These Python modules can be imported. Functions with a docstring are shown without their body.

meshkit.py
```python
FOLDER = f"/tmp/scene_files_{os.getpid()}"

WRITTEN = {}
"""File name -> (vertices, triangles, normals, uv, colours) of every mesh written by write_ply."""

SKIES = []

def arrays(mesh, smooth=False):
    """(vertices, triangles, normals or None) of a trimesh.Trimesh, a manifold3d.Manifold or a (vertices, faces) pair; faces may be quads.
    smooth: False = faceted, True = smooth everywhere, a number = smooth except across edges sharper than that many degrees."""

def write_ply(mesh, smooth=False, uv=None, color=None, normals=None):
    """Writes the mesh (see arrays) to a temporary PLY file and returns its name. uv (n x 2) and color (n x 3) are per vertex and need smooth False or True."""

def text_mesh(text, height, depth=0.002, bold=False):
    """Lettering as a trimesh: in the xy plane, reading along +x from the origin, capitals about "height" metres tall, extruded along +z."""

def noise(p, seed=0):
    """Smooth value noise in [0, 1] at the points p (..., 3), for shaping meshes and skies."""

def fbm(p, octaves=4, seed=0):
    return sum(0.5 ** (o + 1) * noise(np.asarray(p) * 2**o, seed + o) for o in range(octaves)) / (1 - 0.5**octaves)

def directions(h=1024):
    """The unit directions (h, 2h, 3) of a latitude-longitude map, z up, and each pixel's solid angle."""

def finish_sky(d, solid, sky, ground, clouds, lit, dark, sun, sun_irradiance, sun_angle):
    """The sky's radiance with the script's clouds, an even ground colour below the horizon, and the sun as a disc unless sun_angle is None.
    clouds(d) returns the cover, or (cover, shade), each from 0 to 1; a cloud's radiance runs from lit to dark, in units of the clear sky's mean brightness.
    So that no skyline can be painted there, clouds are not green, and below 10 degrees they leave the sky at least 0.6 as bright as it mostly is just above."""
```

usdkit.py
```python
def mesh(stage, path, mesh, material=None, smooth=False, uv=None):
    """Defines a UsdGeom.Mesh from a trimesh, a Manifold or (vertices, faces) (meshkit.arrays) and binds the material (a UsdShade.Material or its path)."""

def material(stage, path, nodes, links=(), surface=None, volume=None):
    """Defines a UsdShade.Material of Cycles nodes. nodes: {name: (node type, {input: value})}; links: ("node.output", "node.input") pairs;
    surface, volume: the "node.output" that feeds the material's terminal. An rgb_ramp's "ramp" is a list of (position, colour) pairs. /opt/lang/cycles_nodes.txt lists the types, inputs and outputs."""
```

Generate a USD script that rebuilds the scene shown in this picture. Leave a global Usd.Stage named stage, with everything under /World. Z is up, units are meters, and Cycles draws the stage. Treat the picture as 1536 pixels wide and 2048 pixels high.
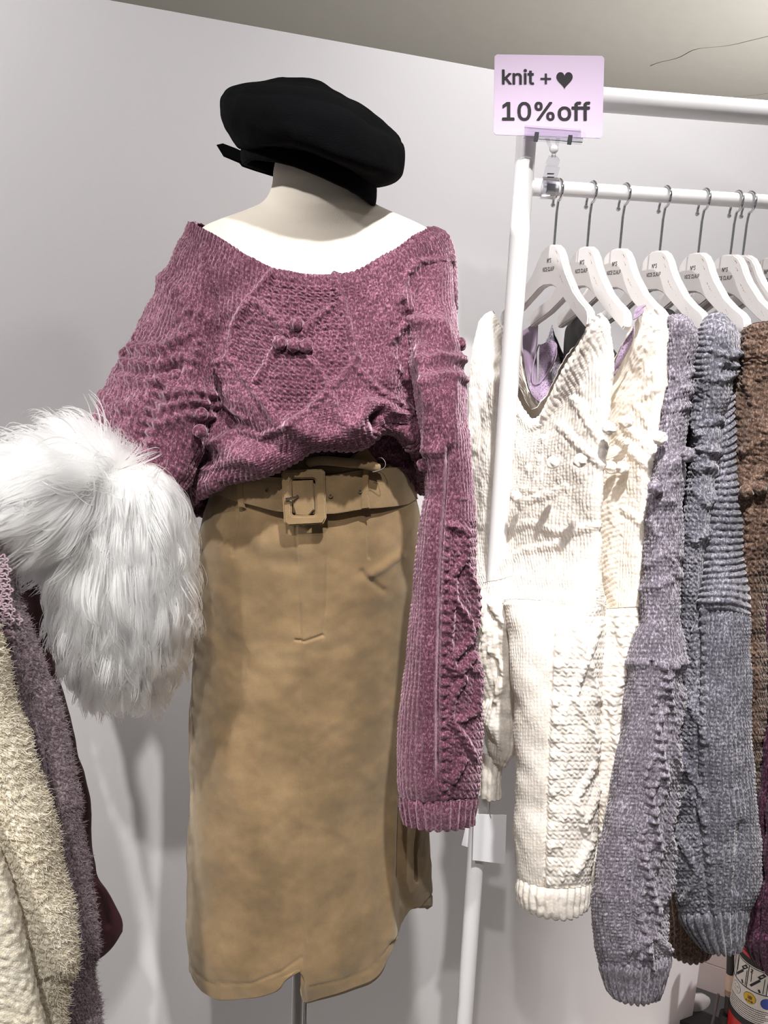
import math
import numpy as np, trimesh, shapely
from shapely.geometry import Polygon, Point, LineString
from scipy.interpolate import PchipInterpolator, CubicSpline
from pxr import Usd, UsdGeom, UsdLux, UsdShade, Gf, Sdf, Vt
import usdkit, meshkit

stage = Usd.Stage.CreateInMemory()
UsdGeom.SetStageUpAxis(stage, 'Z'); UsdGeom.SetStageMetersPerUnit(stage, 1.0)
UsdGeom.Xform.Define(stage, '/World')
# ------------------------------------------------------------------ camera, light, exposure
W, H, FPX = 1536, 2048, 1700.0
PITCH, ROLL = np.radians([12.5, 2.3])
EYE = np.array([0, 0, 1.95])
FWD = np.array([0, np.cos(PITCH), -np.sin(PITCH)])
_r0, _u0 = np.array([1., 0, 0]), np.array([0, np.sin(PITCH), np.cos(PITCH)])
RGT = np.cos(ROLL) * _r0 + np.sin(ROLL) * _u0
UPV = -np.sin(ROLL) * _r0 + np.cos(ROLL) * _u0
cam = UsdGeom.Camera.Define(stage, '/World/camera')
cam.CreateHorizontalApertureAttr(36.0); cam.CreateVerticalApertureAttr(48.0)
cam.CreateFocalLengthAttr(FPX / W * 36.0)
cam.CreateExposureAttr(0.0)
M4 = Gf.Matrix4d(*[float(x) for x in (*RGT, 0, *UPV, 0, *(-FWD), 0, *EYE, 1)])
cam.AddTransformOp().Set(M4)

dome = UsdLux.DomeLight.Define(stage, '/World/shop_ambience')
dome.CreateIntensityAttr(0.08); dome.CreateColorAttr(Gf.Vec3f(1.0, 0.97, 0.95))

def spot(name, pos, aim, watts, angle, soft=0.5, radius=0.03, color=(1, 0.96, 0.91)):
    l = UsdLux.SphereLight.Define(stage, '/World/' + name)
    l.CreateRadiusAttr(radius); l.CreateIntensityAttr(watts); l.CreateColorAttr(Gf.Vec3f(*color))
    s = UsdLux.ShapingAPI.Apply(l.GetPrim()); s.CreateShapingConeAngleAttr(angle); s.CreateShapingConeSoftnessAttr(soft)
    z = np.array(pos, float) - np.array(aim, float); z /= np.linalg.norm(z)
    x = np.cross([0, 1, 0.01], z); x /= np.linalg.norm(x); y = np.cross(z, x)
    l.AddTransformOp().Set(Gf.Matrix4d(*[float(v) for v in (*x, 0, *y, 0, *z, 0, *pos, 1)]))
    return l
spot('track_spotlight', (0.16, 0.24, 3.08), (0.24, 1.22, 1.56), 7600, 26, 0.95, 0.028, (1, .97, .94))
spot('track_spotlight_001', (-0.12, -0.42, 2.98), (-0.12, 1.08, 1.3), 3500, 21, 0.9, 0.028, (1, .97, .94))
spot('track_spotlight_002', (-1.5, 0.45, 3.08), (-0.62, 1.4, 2.15), 3000, 30, 1.0, 0.04, (1, .98, .97))
spot('track_spotlight_003', (0.75, 1.05, 3.06), (0.5, 1.85, 2.25), 1000, 50, 1.0, 0.04, (1, .98, .97))
spot('track_spotlight_005', (-0.8, -0.25, 3.0), (-0.55, 0.95, 1.15), 5200, 21, 0.9, 0.03, (1, .97, .94))
spot('track_spotlight_006', (1.95, 1.55, 2.95), (1.16, 2.25, .35), 13000, 20, 0.9, 0.03, (1, .95, .92))
spot('track_spotlight_004', (2.4, 2.6, 2.0), (0.6, 4.0, 3.1), 2100, 88, 1.0, 0.05, (1, .98, .96))

# ------------------------------------------------------------------ helpers
def ray(x, y):
    x, y = np.asarray(x, float), np.asarray(y, float)
    return FWD + ((x - 768) / FPX)[..., None] * RGT + ((1024 - y) / FPX)[..., None] * UPV
def at(x, y, Y):
    """the point of the world that stands at distance Y (metres into the room) behind picture point x, y"""
    d = ray(x, y)
    return EYE + d * (np.asarray(Y, float) / d[..., 1])[..., None]
def proj(P):
    q = P - EYE; z = q @ FWD
    return 768 + FPX * (q @ RGT) / z, 1024 - FPX * (q @ UPV) / z
def samez(x, y, z):
    d = ray(x, y); return EYE + d * ((z - EYE[2]) / d[2])

used = {}
def path_for(name, parent=None):
    base = (str(parent.GetPath()) if parent else '/World') + '/' + name
    k = used.get(base, 0); used[base] = k + 1
    return base if k == 0 else f'{base}_{k:03d}'
def tag(o, label=None, cat=None, group=None, kind=None):
    for k, v in (('label', label), ('category', cat), ('group', group), ('kind', kind)):
        if v: o.SetCustomDataByKey(k, v)
    return o
def obj(name, mesh, m, parent=None, smooth=30):
    return usdkit.mesh(stage, path_for(name, parent), mesh, m, smooth=smooth).GetPrim()
def thing(name, label, cat, loc=(0, 0, 0), rz=0.0, group=None):
    x = UsdGeom.Xform.Define(stage, path_for(name)); x.AddTranslateOp().Set(Gf.Vec3d(*map(float, loc)))
    if rz: x.AddRotateZOp().Set(float(rz))
    return tag(x.GetPrim(), label, cat, group)
def struct(name, mesh, m, parent=None, smooth=30):
    o = obj(name, mesh, m, parent, smooth)
    if parent is None: tag(o, kind='structure')
    return o

def box(lo, hi, bev=0.0):
    lo, hi = np.array(lo, float), np.array(hi, float)
    b = trimesh.creation.box(hi - lo); b.apply_translation((lo + hi) / 2); return b
def tube(pts, r, sides=14, closed=False, caps=True):
    p = np.asarray(pts, float); n = len(p); r = np.broadcast_to(np.asarray(r, float), (n,))
    t = np.gradient(p, axis=0)
    if closed: t = np.roll(p, -1, 0) - np.roll(p, 1, 0)
    t /= np.linalg.norm(t, axis=1, keepdims=True)
    a = np.cross(t[0], [0, 0, 1.0] if abs(t[0][2]) < .9 else [1.0, 0, 0]); a /= np.linalg.norm(a)
    A = []
    for i in range(n):
        a = a - t[i] * (a @ t[i]); a /= np.linalg.norm(a); A.append(a)
    A = np.array(A); B = np.cross(t, A)
    th = np.arange(sides) * 2 * np.pi / sides
    v = p[:, None] + r[:, None, None] * (np.cos(th)[None, :, None] * A[:, None] + np.sin(th)[None, :, None] * B[:, None])
    f = []
    for i in range(n if closed else n - 1):
        i2 = (i + 1) % n
        for j in range(sides):
            j2 = (j + 1) % sides
            f += [[i * sides + j, i * sides + j2, i2 * sides + j2], [i * sides + j, i2 * sides + j2, i2 * sides + j]]
    v = v.reshape(-1, 3)
    if caps and not closed:
        c0, c1 = len(v), len(v) + 1
        v = np.vstack([v, p[0], p[-1]])
        for j in range(sides):
            j2 = (j + 1) % sides
            f += [[c0, j2, j], [c1, (n - 1) * sides + j, (n - 1) * sides + j2]]
    return trimesh.Trimesh(v, np.array(f), process=False)
def spline(pts, n=60):
    p = np.asarray(pts, float); t = np.r_[0, np.cumsum(np.linalg.norm(np.diff(p, axis=0), axis=1))]
    return CubicSpline(t, p)(np.linspace(0, t[-1], n))
def joined(*ms): return trimesh.util.concatenate([m for m in ms])
def rounded(poly, r): return poly.buffer(-r).buffer(2 * r).buffer(-r)
def extrude_bevel(poly, th, bev=0.0015):
    """a plate in xy with chamfered rims, centred on z=0"""
    if bev <= 0:
        m = trimesh.creation.extrude_polygon(poly, th, engine='earcut'); m.apply_translation([0, 0, -th / 2]); return m
    inner = poly.buffer(-bev, join_style=2)
    import manifold3d as mf
    def cs(p):
        out = []
        for g in getattr(p, 'geoms', [p]):
            out.append(np.array(g.exterior.coords)[:-1]); out += [np.array(i.coords)[:-1] for i in g.interiors]
        return mf.CrossSection(out, mf.FillRule.EvenOdd)
    mid = mf.Manifold.extrude(cs(poly), th - 2 * bev).translate([0, 0, -th / 2 + bev])
    al = mf.Manifold.extrude(cs(inner), th).translate([0, 0, -th / 2])
    q = (mid + al).to_mesh(); return trimesh.Trimesh(q.vert_properties[:, :3], q.tri_verts, process=True)
def frame(m, o, x, y, z):
    """moves a mesh built in local axes into the frame o, x, y, z"""
    m = m.copy(); m.vertices = np.asarray(o) + m.vertices @ np.array([x, y, z]); return m
def plate(px, Y, th, bev=0.0008, holes=(), seg=None):
    """a flat plate whose outline is given in picture points, standing in the upright plane Y (a number or a function of x)"""
    P = np.array([at(x, y, Y) for x, y in px]); Hs = [np.array([at(x, y, Y) for x, y in h]) for h in holes]
    poly = Polygon(P[:, [0, 2]], [h[:, [0, 2]] for h in Hs]).buffer(0)
    m = extrude_bevel(poly, th, bev)
    v = m.vertices; m.vertices = np.stack([v[:, 0], Y - v[:, 2], v[:, 1]], 1); 
    return m
def rrect(x0, y0, x1, y1, r, n=5):
    out = []
    for cx, cy, a in ((x1 - r, y1 - r, 0), (x0 + r, y1 - r, 90), (x0 + r, y0 + r, 180), (x1 - r, y0 + r, 270)):
        for k in range(n + 1):
            t = math.radians(a + 90 * k / n); out.append((cx + r * math.cos(t), cy + r * math.sin(t)))
    return out
def ns(P, sc, seed=0, oct=2): return meshkit.fbm(np.asarray(P) * sc, oct, seed) - 0.5
def hsh(a, b, s=0):
    v = np.sin(a * 127.1 + b * 311.7 + s * 74.7) * 43758.5453
    return v - np.floor(v)
def dpoly(X, Y, pts):
    """distance to a polyline and the way along it"""
    pts = np.asarray(pts, float); best = np.full(X.shape, 1e9); along = np.zeros(X.shape); acc = 0.0
    for a, b in zip(pts[:-1], pts[1:]):
        d = b - a; L = np.hypot(*d)
        t = np.clip(((X - a[0]) * d[0] + (Y - a[1]) * d[1]) / L ** 2, 0, 1)
        e = np.hypot(X - a[0] - t * d[0], Y - a[1] - t * d[1])
        k = e < best; best = np.where(k, e, best); along = np.where(k, acc + t * L, along); acc += L
    return best, along

class G: pass
def loft(rows, res=0.002, back=3.0, disp=None, cap=(True, True), flat=1.0, tuck=0.012, swirl=0):
    """A closed tube of cloth. Each row: (front points in the picture left to right, Y at the left end, Y at the right end,
    bulge towards the camera, bulge away[, back points]). Returns (vertices, quads) and the grid."""
    n = 41; u = np.linspace(0, 1, n); f = (1 - np.cos(np.pi * u)) / 2; s = np.sin(np.pi * u) ** flat
    R = []
    for row in rows:
        pts, DL, DR, tf, tb = row[:5]
        def line(p):
            p = np.asarray(p, float); c = np.r_[0, np.cumsum(np.hypot(*np.diff(p, axis=0).T))]; c /= c[-1]
            g = PchipInterpolator(c, p) if len(p) > 2 else (lambda q: p[0] + np.asarray(q)[:, None] * (p[1] - p[0]))
            return g(f)
        fp = line(pts); bp = line(row[5] if len(row) > 5 else (pts[0], pts[-1]))
        D = DL + (DR - DL) * f
        F = at(fp[:, 0], fp[:, 1], D - tf * s); B = at(bp[:, 0], bp[:, 1], D + tb * s)
        F[[0, -1]] = at(fp[[0, -1], 0], fp[[0, -1], 1], D[[0, -1]])
        R.append(np.vstack([F, B[-2:0:-1]]))
    R = np.array(R)
    tv = np.r_[0, np.cumsum(np.maximum(np.linalg.norm(np.diff(R, axis=0), axis=2).mean(1), 1e-4))]
    nv = max(4, int(tv[-1] / res) + 1)
    T = np.linspace(0, tv[-1], nv); P = PchipInterpolator(tv, R)(T)
    Q = np.concatenate([P, P[:, :1]], 1)
    arc = np.r_[0, np.cumsum(np.linalg.norm(np.diff(Q, axis=1), axis=2).mean(0))]
    nf = max(6, int(arc[n - 1] / res)); nb = max(6, int((arc[-1] - arc[n - 1]) / (res * back)))
    S = np.r_[np.linspace(0, arc[n - 1], nf, endpoint=False), np.linspace(arc[n - 1], arc[-1], nb, endpoint=False)]
    P = CubicSpline(arc, Q, axis=1, bc_type='periodic')(S)
    fr = np.interp(S, arc, np.r_[f, f[-2:0:-1], 0.0])
    nu = len(S)
    du = np.roll(P, -1, 1) - np.roll(P, 1, 1); dv = np.gradient(P, axis=0)
    N = np.cross(du, dv); N /= np.maximum(np.linalg.norm(N, axis=2, keepdims=True), 1e-12)
    C = P.mean(1, keepdims=True)
    if (N * (P - C)).sum() < 0: N = -N
    g = G(); g.P, g.N = P, N
    g.S, g.T = np.broadcast_to(S[None], (nv, nu)), np.broadcast_to(T[:, None], (nv, nu))
    g.X, g.Y = proj(P); g.f = np.broadcast_to(fr[None], (nv, nu)); g.front = np.broadcast_to((np.arange(nu) < nf)[None], (nv, nu))
    g.mid = np.interp(0.5, f, arc[:n]); g.tl = T[-1]
    if disp is not None: P = P + N * disp(g)[..., None]
    V = P.reshape(-1, 3); i, j = np.meshgrid(np.arange(nv - 1), np.arange(nu), indexing='ij'); j2 = (j + 1) % nu
    q = np.stack([i * nu + j, i * nu + j2, (i + 1) * nu + j2, (i + 1) * nu + j], -1).reshape(-1, 4)
    f3 = [q[:, [0, 1, 2]], q[:, [0, 2, 3]]]
    for end, on in zip((0, nv - 1), cap):
        if not on: continue
        ring = P[end]; c = ring.mean(0); inn = np.linalg.norm(ring - c, axis=1, keepdims=True)
        axis = P[min(2, nv - 1) if end == 0 else max(nv - 3, 0)].mean(0) - c; axis /= max(np.linalg.norm(axis), 1e-9)
        r1 = c + (ring - c) * np.maximum(1 - 0.008 / np.maximum(inn, .004), .3) + axis * 0.001
        r2 = c + (ring - c) * 0.55 + axis * tuck
        b = len(V); V = np.vstack([V, r1, r2, [c + axis * tuck]])
        k = np.arange(nu); k2 = (k + 1) % nu
        for a0, b0 in ((end * nu, b), (b, b + nu)):
            f3 += [np.stack([a0 + k, a0 + k2, b0 + k2], 1), np.stack([a0 + k, b0 + k2, b0 + k], 1)]
        f3.append(np.stack([b + nu + k, b + nu + k2, np.full(nu, b + 2 * nu)], 1))
    m = trimesh.Trimesh(V, np.vstack(f3), process=False)
    vol = np.einsum('ij,ij->i', V[m.faces[:, 0]] - V.mean(0), np.cross(V[m.faces[:, 1]] - V.mean(0), V[m.faces[:, 2]] - V.mean(0))).sum()
    if vol < 0: m = trimesh.Trimesh(V, m.faces[:, ::-1], process=False)
    g.final = P
    return m, g

# ------------------------------------------------------------------ knit relief (metres of height over the cloth)
def warp(g, a=.0016, sc=60, seed=0):
    return g.S + a * 2 * ns(g.P, sc, seed), g.T + a * 2 * ns(g.P, sc, seed + 9)
def knit(S, T, w=.0078, h=.0062, amp=.0036):
    x = S / w; k = np.floor(x); fx = x - k - .5
    tt = T / h - .8 * np.abs(fx) + .3 * hsh(k, 0 * k); r = np.floor(tt)
    col = np.cos(np.pi * fx) ** .75 * (1 - .28 * np.exp(-(fx / .1) ** 2))
    bead = np.maximum(np.sin(np.pi * (tt - r)), 0) ** .6
    return amp * col * (.5 + .5 * bead) * (.75 + .45 * hsh(k, r + 7 * np.sign(fx)))
def purl(S, T, w=.0095, h=.0060, amp=.0038):
    tt = T / h; r = np.floor(tt + .22 * np.cos(2 * np.pi * S / w)); fy = tt + .22 * np.cos(2 * np.pi * S / w) - r
    x = S / w + .5 * np.mod(r, 2); k = np.floor(x)
    return amp * np.maximum(np.sin(np.pi * fy), 0) ** .6 * np.maximum(np.sin(np.pi * (x - k)), 0) ** .5 * (.65 + .6 * hsh(k, r))
def rib(S, T, w=.0125, amp=.0045, h=.0058):
    return amp * (.5 + .5 * np.cos(2 * np.pi * S / w)) ** .8 + knit(S, T, w / 2, h, .0014)
def cable(g, lines, wid=9, amp=.0055, period=20):
    h = np.zeros(g.X.shape)
    for l in lines:
        d, al = dpoly(g.X, g.Y, l)
        rope = .86 + .14 * np.cos(2 * np.pi * (al / period + .6 * d / wid))
        h = np.maximum(h, np.cos(np.pi / 2 * np.clip(d / (wid * 1.25), 0, 1)) ** 1.2 * rope)
    return amp * h
def hcords(T, h=.011, amp=.005): return amp * np.abs(np.sin(np.pi * T / h)) ** .6
def bobble_mesh(c, r=.0105, seed=0):
    m = trimesh.creation.icosphere(3, r); v = m.vertices; rng = np.random.default_rng(seed)
    ax = rng.normal(size=3); ax /= np.linalg.norm(ax); b = np.cross(ax, [0.3, .5, .8]); b /= np.linalg.norm(b); e = np.cross(ax, b)
    ph = np.arctan2(v @ b, v @ e)
    v = v * (1 + .13 * np.cos(6 * ph) * (1 - np.abs(v @ ax) / r)[..., ]).reshape(-1, 1) + v * (ns(v, 300, seed)[:, None] * .2)
    m.vertices = v + np.asarray(c); return m

# ------------------------------------------------------------------ materials
def lin(*c): return tuple(((x / 255) / 12.92 if x / 255 <= .04045 else ((x / 255 + .055) / 1.055) ** 2.4) for x in c)
def mat(name, nodes, links, surface='p.BSDF'):
    return usdkit.material(stage, '/World/Looks/' + name, nodes, links, surface)
def plain(name, col, rough=.5, metal=0.0, bump=0.0, bscale=300, **kw):
    nodes = {'p': ('principled_bsdf', {'base_color': lin(*col), 'roughness': rough, 'metallic': metal, **kw})}; links = []
    if bump:
        nodes.update({'g': ('geometry', {}), 'n': ('noise_texture', {'scale': bscale, 'detail': 3.0}), 'b': ('bump', {'strength': bump, 'distance': .002})})
        links += [('g.position', 'n.vector'), ('n.fac', 'b.height'), ('b.normal', 'p.normal')]
    return mat(name, nodes, links)
def yarn(name, dark, mid_, light, sheen=.5, scale=330., stretch=(1, 1, .55), tint=(1, .9, .95), lo=.36, hi=.66, pile=900.):
    return mat(name, {'g': ('geometry', {}), 'mp': ('mapping', {'scale': stretch}), 'n': ('noise_texture', {'scale': scale, 'detail': 2.5, 'roughness': .62, 'distortion': .6}),
        'n2': ('noise_texture', {'scale': 14.0, 'detail': 2.0}), 'm': ('math', {'math_type': 'multiply_add', 'value2': .22, 'value3': -.11}), 'ad': ('math', {'math_type': 'add'}),
        'r': ('rgb_ramp', {'ramp': [(0, lin(*dark)), (lo, lin(*dark)), (.5, lin(*mid_)), (hi, lin(*light)), (1, lin(*light))]}),
        'n3': ('noise_texture', {'scale': pile, 'detail': 2.0}), 'b': ('bump', {'strength': .55, 'distance': .0014}),
        'p': ('principled_bsdf', {'roughness': .88, 'sheen_weight': sheen, 'sheen_roughness': .36, 'sheen_tint': tint, 'specular_ior_level': .25})},
        [('g.position', 'mp.vector'), ('mp.vector', 'n.vector'), ('g.position', 'n2.vector'), ('n2.fac', 'm.value1'), ('n.fac', 'ad.value1'), ('m.value', 'ad.value2'), ('ad.value', 'r.fac'),
         ('r.color', 'p.base_color'), ('g.position', 'n3.vector'), ('n3.fac', 'b.height'), ('b.normal', 'p.normal')])
PLUM = yarn('plum_chenille', (66, 33, 46), (83, 47, 61), (134, 91, 109), .85, scale=420., tint=(1, .72, .84))
PLUMD = yarn('dark_plum_chenille', (46, 20, 36), (74, 38, 58), (128, 84, 108), .35)
LAV = yarn('lavender_grey_chenille', (88, 83, 93), (110, 103, 115), (170, 163, 174), .7, tint=(1, .97, 1))
SLATE = yarn('slate_grey_chenille', (76, 76, 86), (99, 98, 108), (162, 159, 170), .7, tint=(1, .98, 1))
BROWN = yarn('brown_chenille', (64, 48, 40), (92, 72, 62), (140, 117, 103), .5, tint=(1, .92, .85))
CREAM = yarn('cream_chenille', (236, 226, 214), (243, 235, 225), (250, 246, 240), .25, tint=(1, .98, .95))
CREAM2 = yarn('ecru_fleece_yarn', (202, 192, 170), (220, 211, 191), (238, 232, 218), .3, scale=260, stretch=(1, 1, 1), tint=(1, .97, .9), pile=700)
MAUVE = yarn('mauve_boucle', (96, 83, 90), (128, 113, 120), (178, 163, 169), .4, scale=300, stretch=(1, 1, 1), pile=700)
SUEDE = mat('tan_brushed_cotton', {'g': ('geometry', {}), 'n': ('noise_texture', {'scale': 11.0, 'detail': 4.0, 'roughness': .6}), 'r': ('rgb_ramp', {'ramp': [(0, lin(90, 74, 53)), (.36, lin(103, 85, 61)), (.52, lin(118, 97, 70)), (.7, lin(132, 110, 81)), (1, lin(140, 118, 89))]}),
    'n2': ('noise_texture', {'scale': 1100.0, 'detail': 2.0}), 'm2': ('mix', {'mix_type': 'soft_light', 'fac': .45}), 'b': ('bump', {'strength': .35, 'distance': .0008}),
    'p': ('principled_bsdf', {'roughness': .92, 'sheen_weight': .35, 'sheen_roughness': .5, 'sheen_tint': (1, .9, .72), 'specular_ior_level': .15})},
    [('g.position', 'n.vector'), ('n.fac', 'r.fac'), ('g.position', 'n2.vector'), ('r.color', 'm2.color1'), ('n2.color', 'm2.color2'), ('m2.color', 'p.base_color'), ('n2.fac', 'b.height'), ('b.normal', 'p.normal')])
WOOL = plain('black_wool_felt', (9, 9, 11), .97, bump=.5, bscale=700, specular_ior_level=.05)
LINEN = plain('cream_linen', (206, 197, 184), .85, bump=.25, bscale=900, specular_ior_level=.2)
PAINT = mat('white_wall_paint', {'g': ('geometry', {}), 'n': ('noise_texture', {'scale': 160.0, 'detail': 3.0}), 'b': ('bump', {'strength': .05, 'distance': .002}), 'p': ('principled_bsdf', {'base_color': lin(214, 212, 214), 'roughness': .55, 'specular_ior_level': .35})},
    [('g.position', 'n.vector'), ('n.fac', 'b.height'), ('b.normal', 'p.normal')])
CEIL = mat('ceiling_plaster', {'g': ('geometry', {}), 'n': ('noise_texture', {'scale': 9.0, 'detail': 5.0}), 'b': ('bump', {'strength': .25, 'distance': .01}), 'p': ('principled_bsdf', {'base_color': lin(206, 202, 193), 'roughness': .85})},
    [('g.position', 'n.vector'), ('n.fac', 'b.height'), ('b.normal', 'p.normal')])
FLOORM = plain('floor_vinyl', (176, 168, 160), .4)
TILE = plain('white_glazed_tile', (236, 224, 220), .3)
DARKFLOOR = plain('dark_plastic', (40, 38, 40), .5)
STEEL = plain('white_powder_coat', (224, 223, 224), .32)
CHROME = plain('chrome', (200, 200, 204), .12, 1.0)
DCHROME = plain('dark_chrome', (150, 150, 156), .2, 1.0)
WOODW = mat('white_painted_wood', {'g': ('texture_coordinate', {}), 'oi': ('object_info', {}), 'n': ('noise_texture', {'scale': 60.0, 'detail': 3.0}), 'b': ('bump', {'strength': .08, 'distance': .002}), 'p': ('principled_bsdf', {'base_color': lin(220, 216, 215), 'roughness': .5})},
    [('g.object', 'n.vector'), ('n.fac', 'b.height'), ('b.normal', 'p.normal')])
CHIP = plain('worn_paint_chip', (150, 118, 96), .8)
INK = plain('black_ink', (22, 16, 24), .6)
LILACCARD = plain('lilac_card', (214, 195, 221), .5)
WHITECARD = plain('white_card', (236, 236, 240), .55)
BLACKCLOTH = plain('black_cloth', (18, 17, 20), .9, sheen_weight=.2)
LACE = mat('lilac_lace', {'g': ('geometry', {}), 'v': ('voronoi_texture', {'scale': 260.0, 'feature': 'distance_to_edge'}), 'r': ('rgb_ramp', {'ramp': [(0, lin(164, 144, 170)), (.16, lin(156, 134, 162)), (.3, lin(112, 92, 118)), (1, lin(104, 84, 110))]}), 'b': ('bump', {'strength': .6, 'distance': .001}), 'p': ('principled_bsdf', {'roughness': .7, 'sheen_weight': .3})},
    [('g.position', 'v.vector'), ('v.distance', 'r.fac'), ('r.color', 'p.base_color'), ('v.distance', 'b.height'), ('b.normal', 'p.normal')])
SATIN = plain('lilac_satin', (136, 116, 140), .45, sheen_weight=.3)
MAUVELACE = plain('mauve_crochet_lace', (142, 120, 129), .85, sheen_weight=.3)
BURG = plain('burgundy_satin_cloth', (58, 24, 32), .6, sheen_weight=.05)
CLEAR = mat('clear_plastic', {'f': ('fresnel', {'IOR': 1.5}), 't': ('transparent_bsdf', {'color': (.93, .93, .95)}), 'gl': ('glossy_bsdf', {'color': (1, 1, 1), 'roughness': .04}), 'm': ('mix_closure', {})},
    [('f.fac', 'm.fac'), ('t.BSDF', 'm.closure1'), ('gl.BSDF', 'm.closure2')], 'm.closure')
MILK = plain('milky_plastic', (225, 225, 228), .35, transmission_weight=.3)
FURM = mat('white_faux_fur', {'p': ('principled_hair_bsdf', {'model': 'Chiang', 'parametrization': 'Direct coloring', 'color': (.985, .978, .96), 'roughness': .38, 'radial_roughness': .55, 'coat': .0, 'random_roughness': .2})}, [], 'p.BSDF')
FURCORE = plain('fur_backing', (242, 240, 234), .95)
RED = plain('red_enamel', (196, 34, 30), .3)
LABELM = plain('label_paper', (226, 220, 214), .45)
YEL = plain('yellow_ink', (226, 178, 40), .5)
BLUE = plain('blue_ink', (36, 70, 160), .5)
RUBBER = plain('black_rubber', (22, 20, 22), .5)
BEIGE = plain('beige_band', (206, 180, 160), .5)
GREYP = plain('grey_plastic', (122, 118, 118), .5)

# ------------------------------------------------------------------ the setting
w0 = at(300, 15, 1.5); w1 = samez(990, 140, w0[2]); wd = (w1 - w0); wd[2] = 0; wd /= np.linalg.norm(wd)
wn = np.array([wd[1], -wd[0], 0])                # towards the camera
def onwall(x, y):
    d = ray(x, y); return EYE + d * (((w0 - EYE) @ wn) / (d @ wn))
wend = (onwall(1392, 1980) - w0) @ wd
L = wend + 3.0
wb = trimesh.creation.box([L, .05, w0[2]])
struct('wall_back', frame(wb, w0 + wd * (wend - L / 2) - wn * .025 - [0, 0, w0[2] / 2], wd, -wn, [0, 0, 1]), PAINT)
struct('floor', box((-4, -3, -.1), (5, 7, 0)), FLOORM)
CZ = 3.12
ceil = struct('ceiling', box((-6, -3, CZ), (7, 9, CZ + .1)), CEIL)
for pts in ([(1300, 132), (1330, 122), (1365, 112), (1390, 99), (1420, 95), (1450, 92), (1490, 82), (1536, 72), (1600, 60)], [(1440, 200), (1475, 193), (1505, 190), (1536, 186), (1600, 181)]):
    p = np.array([samez(x, y, CZ) for x, y in pts]); p = spline(p, 40); p[:, :2] += .02 * np.stack([ns(p, 8, 1), ns(p, 8, 5)], 1)
    struct('crack', tube(p, .0022, 5), plain('crack_shadow', (150, 144, 134), .9) if 'crack' not in used else UsdShade.Material.Get(stage, '/World/Looks/crack_shadow'), ceil); used['crack'] = 1
struct('wall_far', box((-6, 8.9, 0), (7, 9, CZ)), PAINT)
# tiled wall beyond the end of the partition
tb = samez(1419, 2001, 0.0); tshift = .02; td = samez(1444, 2010, 0.0) - tb; td /= np.linalg.norm(td); tn = np.array([td[1], -td[0], 0]); tn *= -np.sign(tn[1]); tb = tb - tn * tshift
tw = struct('wall_right', frame(trimesh.creation.box([3.2, .06, 2.2]), tb + td * .3 - tn * .04 + [0, 0, 1.1], td, np.cross([0, 0, 1], td), [0, 0, 1]), PAINT)
for i in range(-4, 6):
    for k in range(5):
        c = tb + td * (i * .2 + .02) - tn * .006 + [0, 0, .055 + k * .1]
        t = extrude_bevel(shapely.box(-.099, -.0492, .099, .0492), .008, .001)
        struct('tile', frame(t, c, td, [0, 0, 1], tn), TILE, tw)

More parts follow.
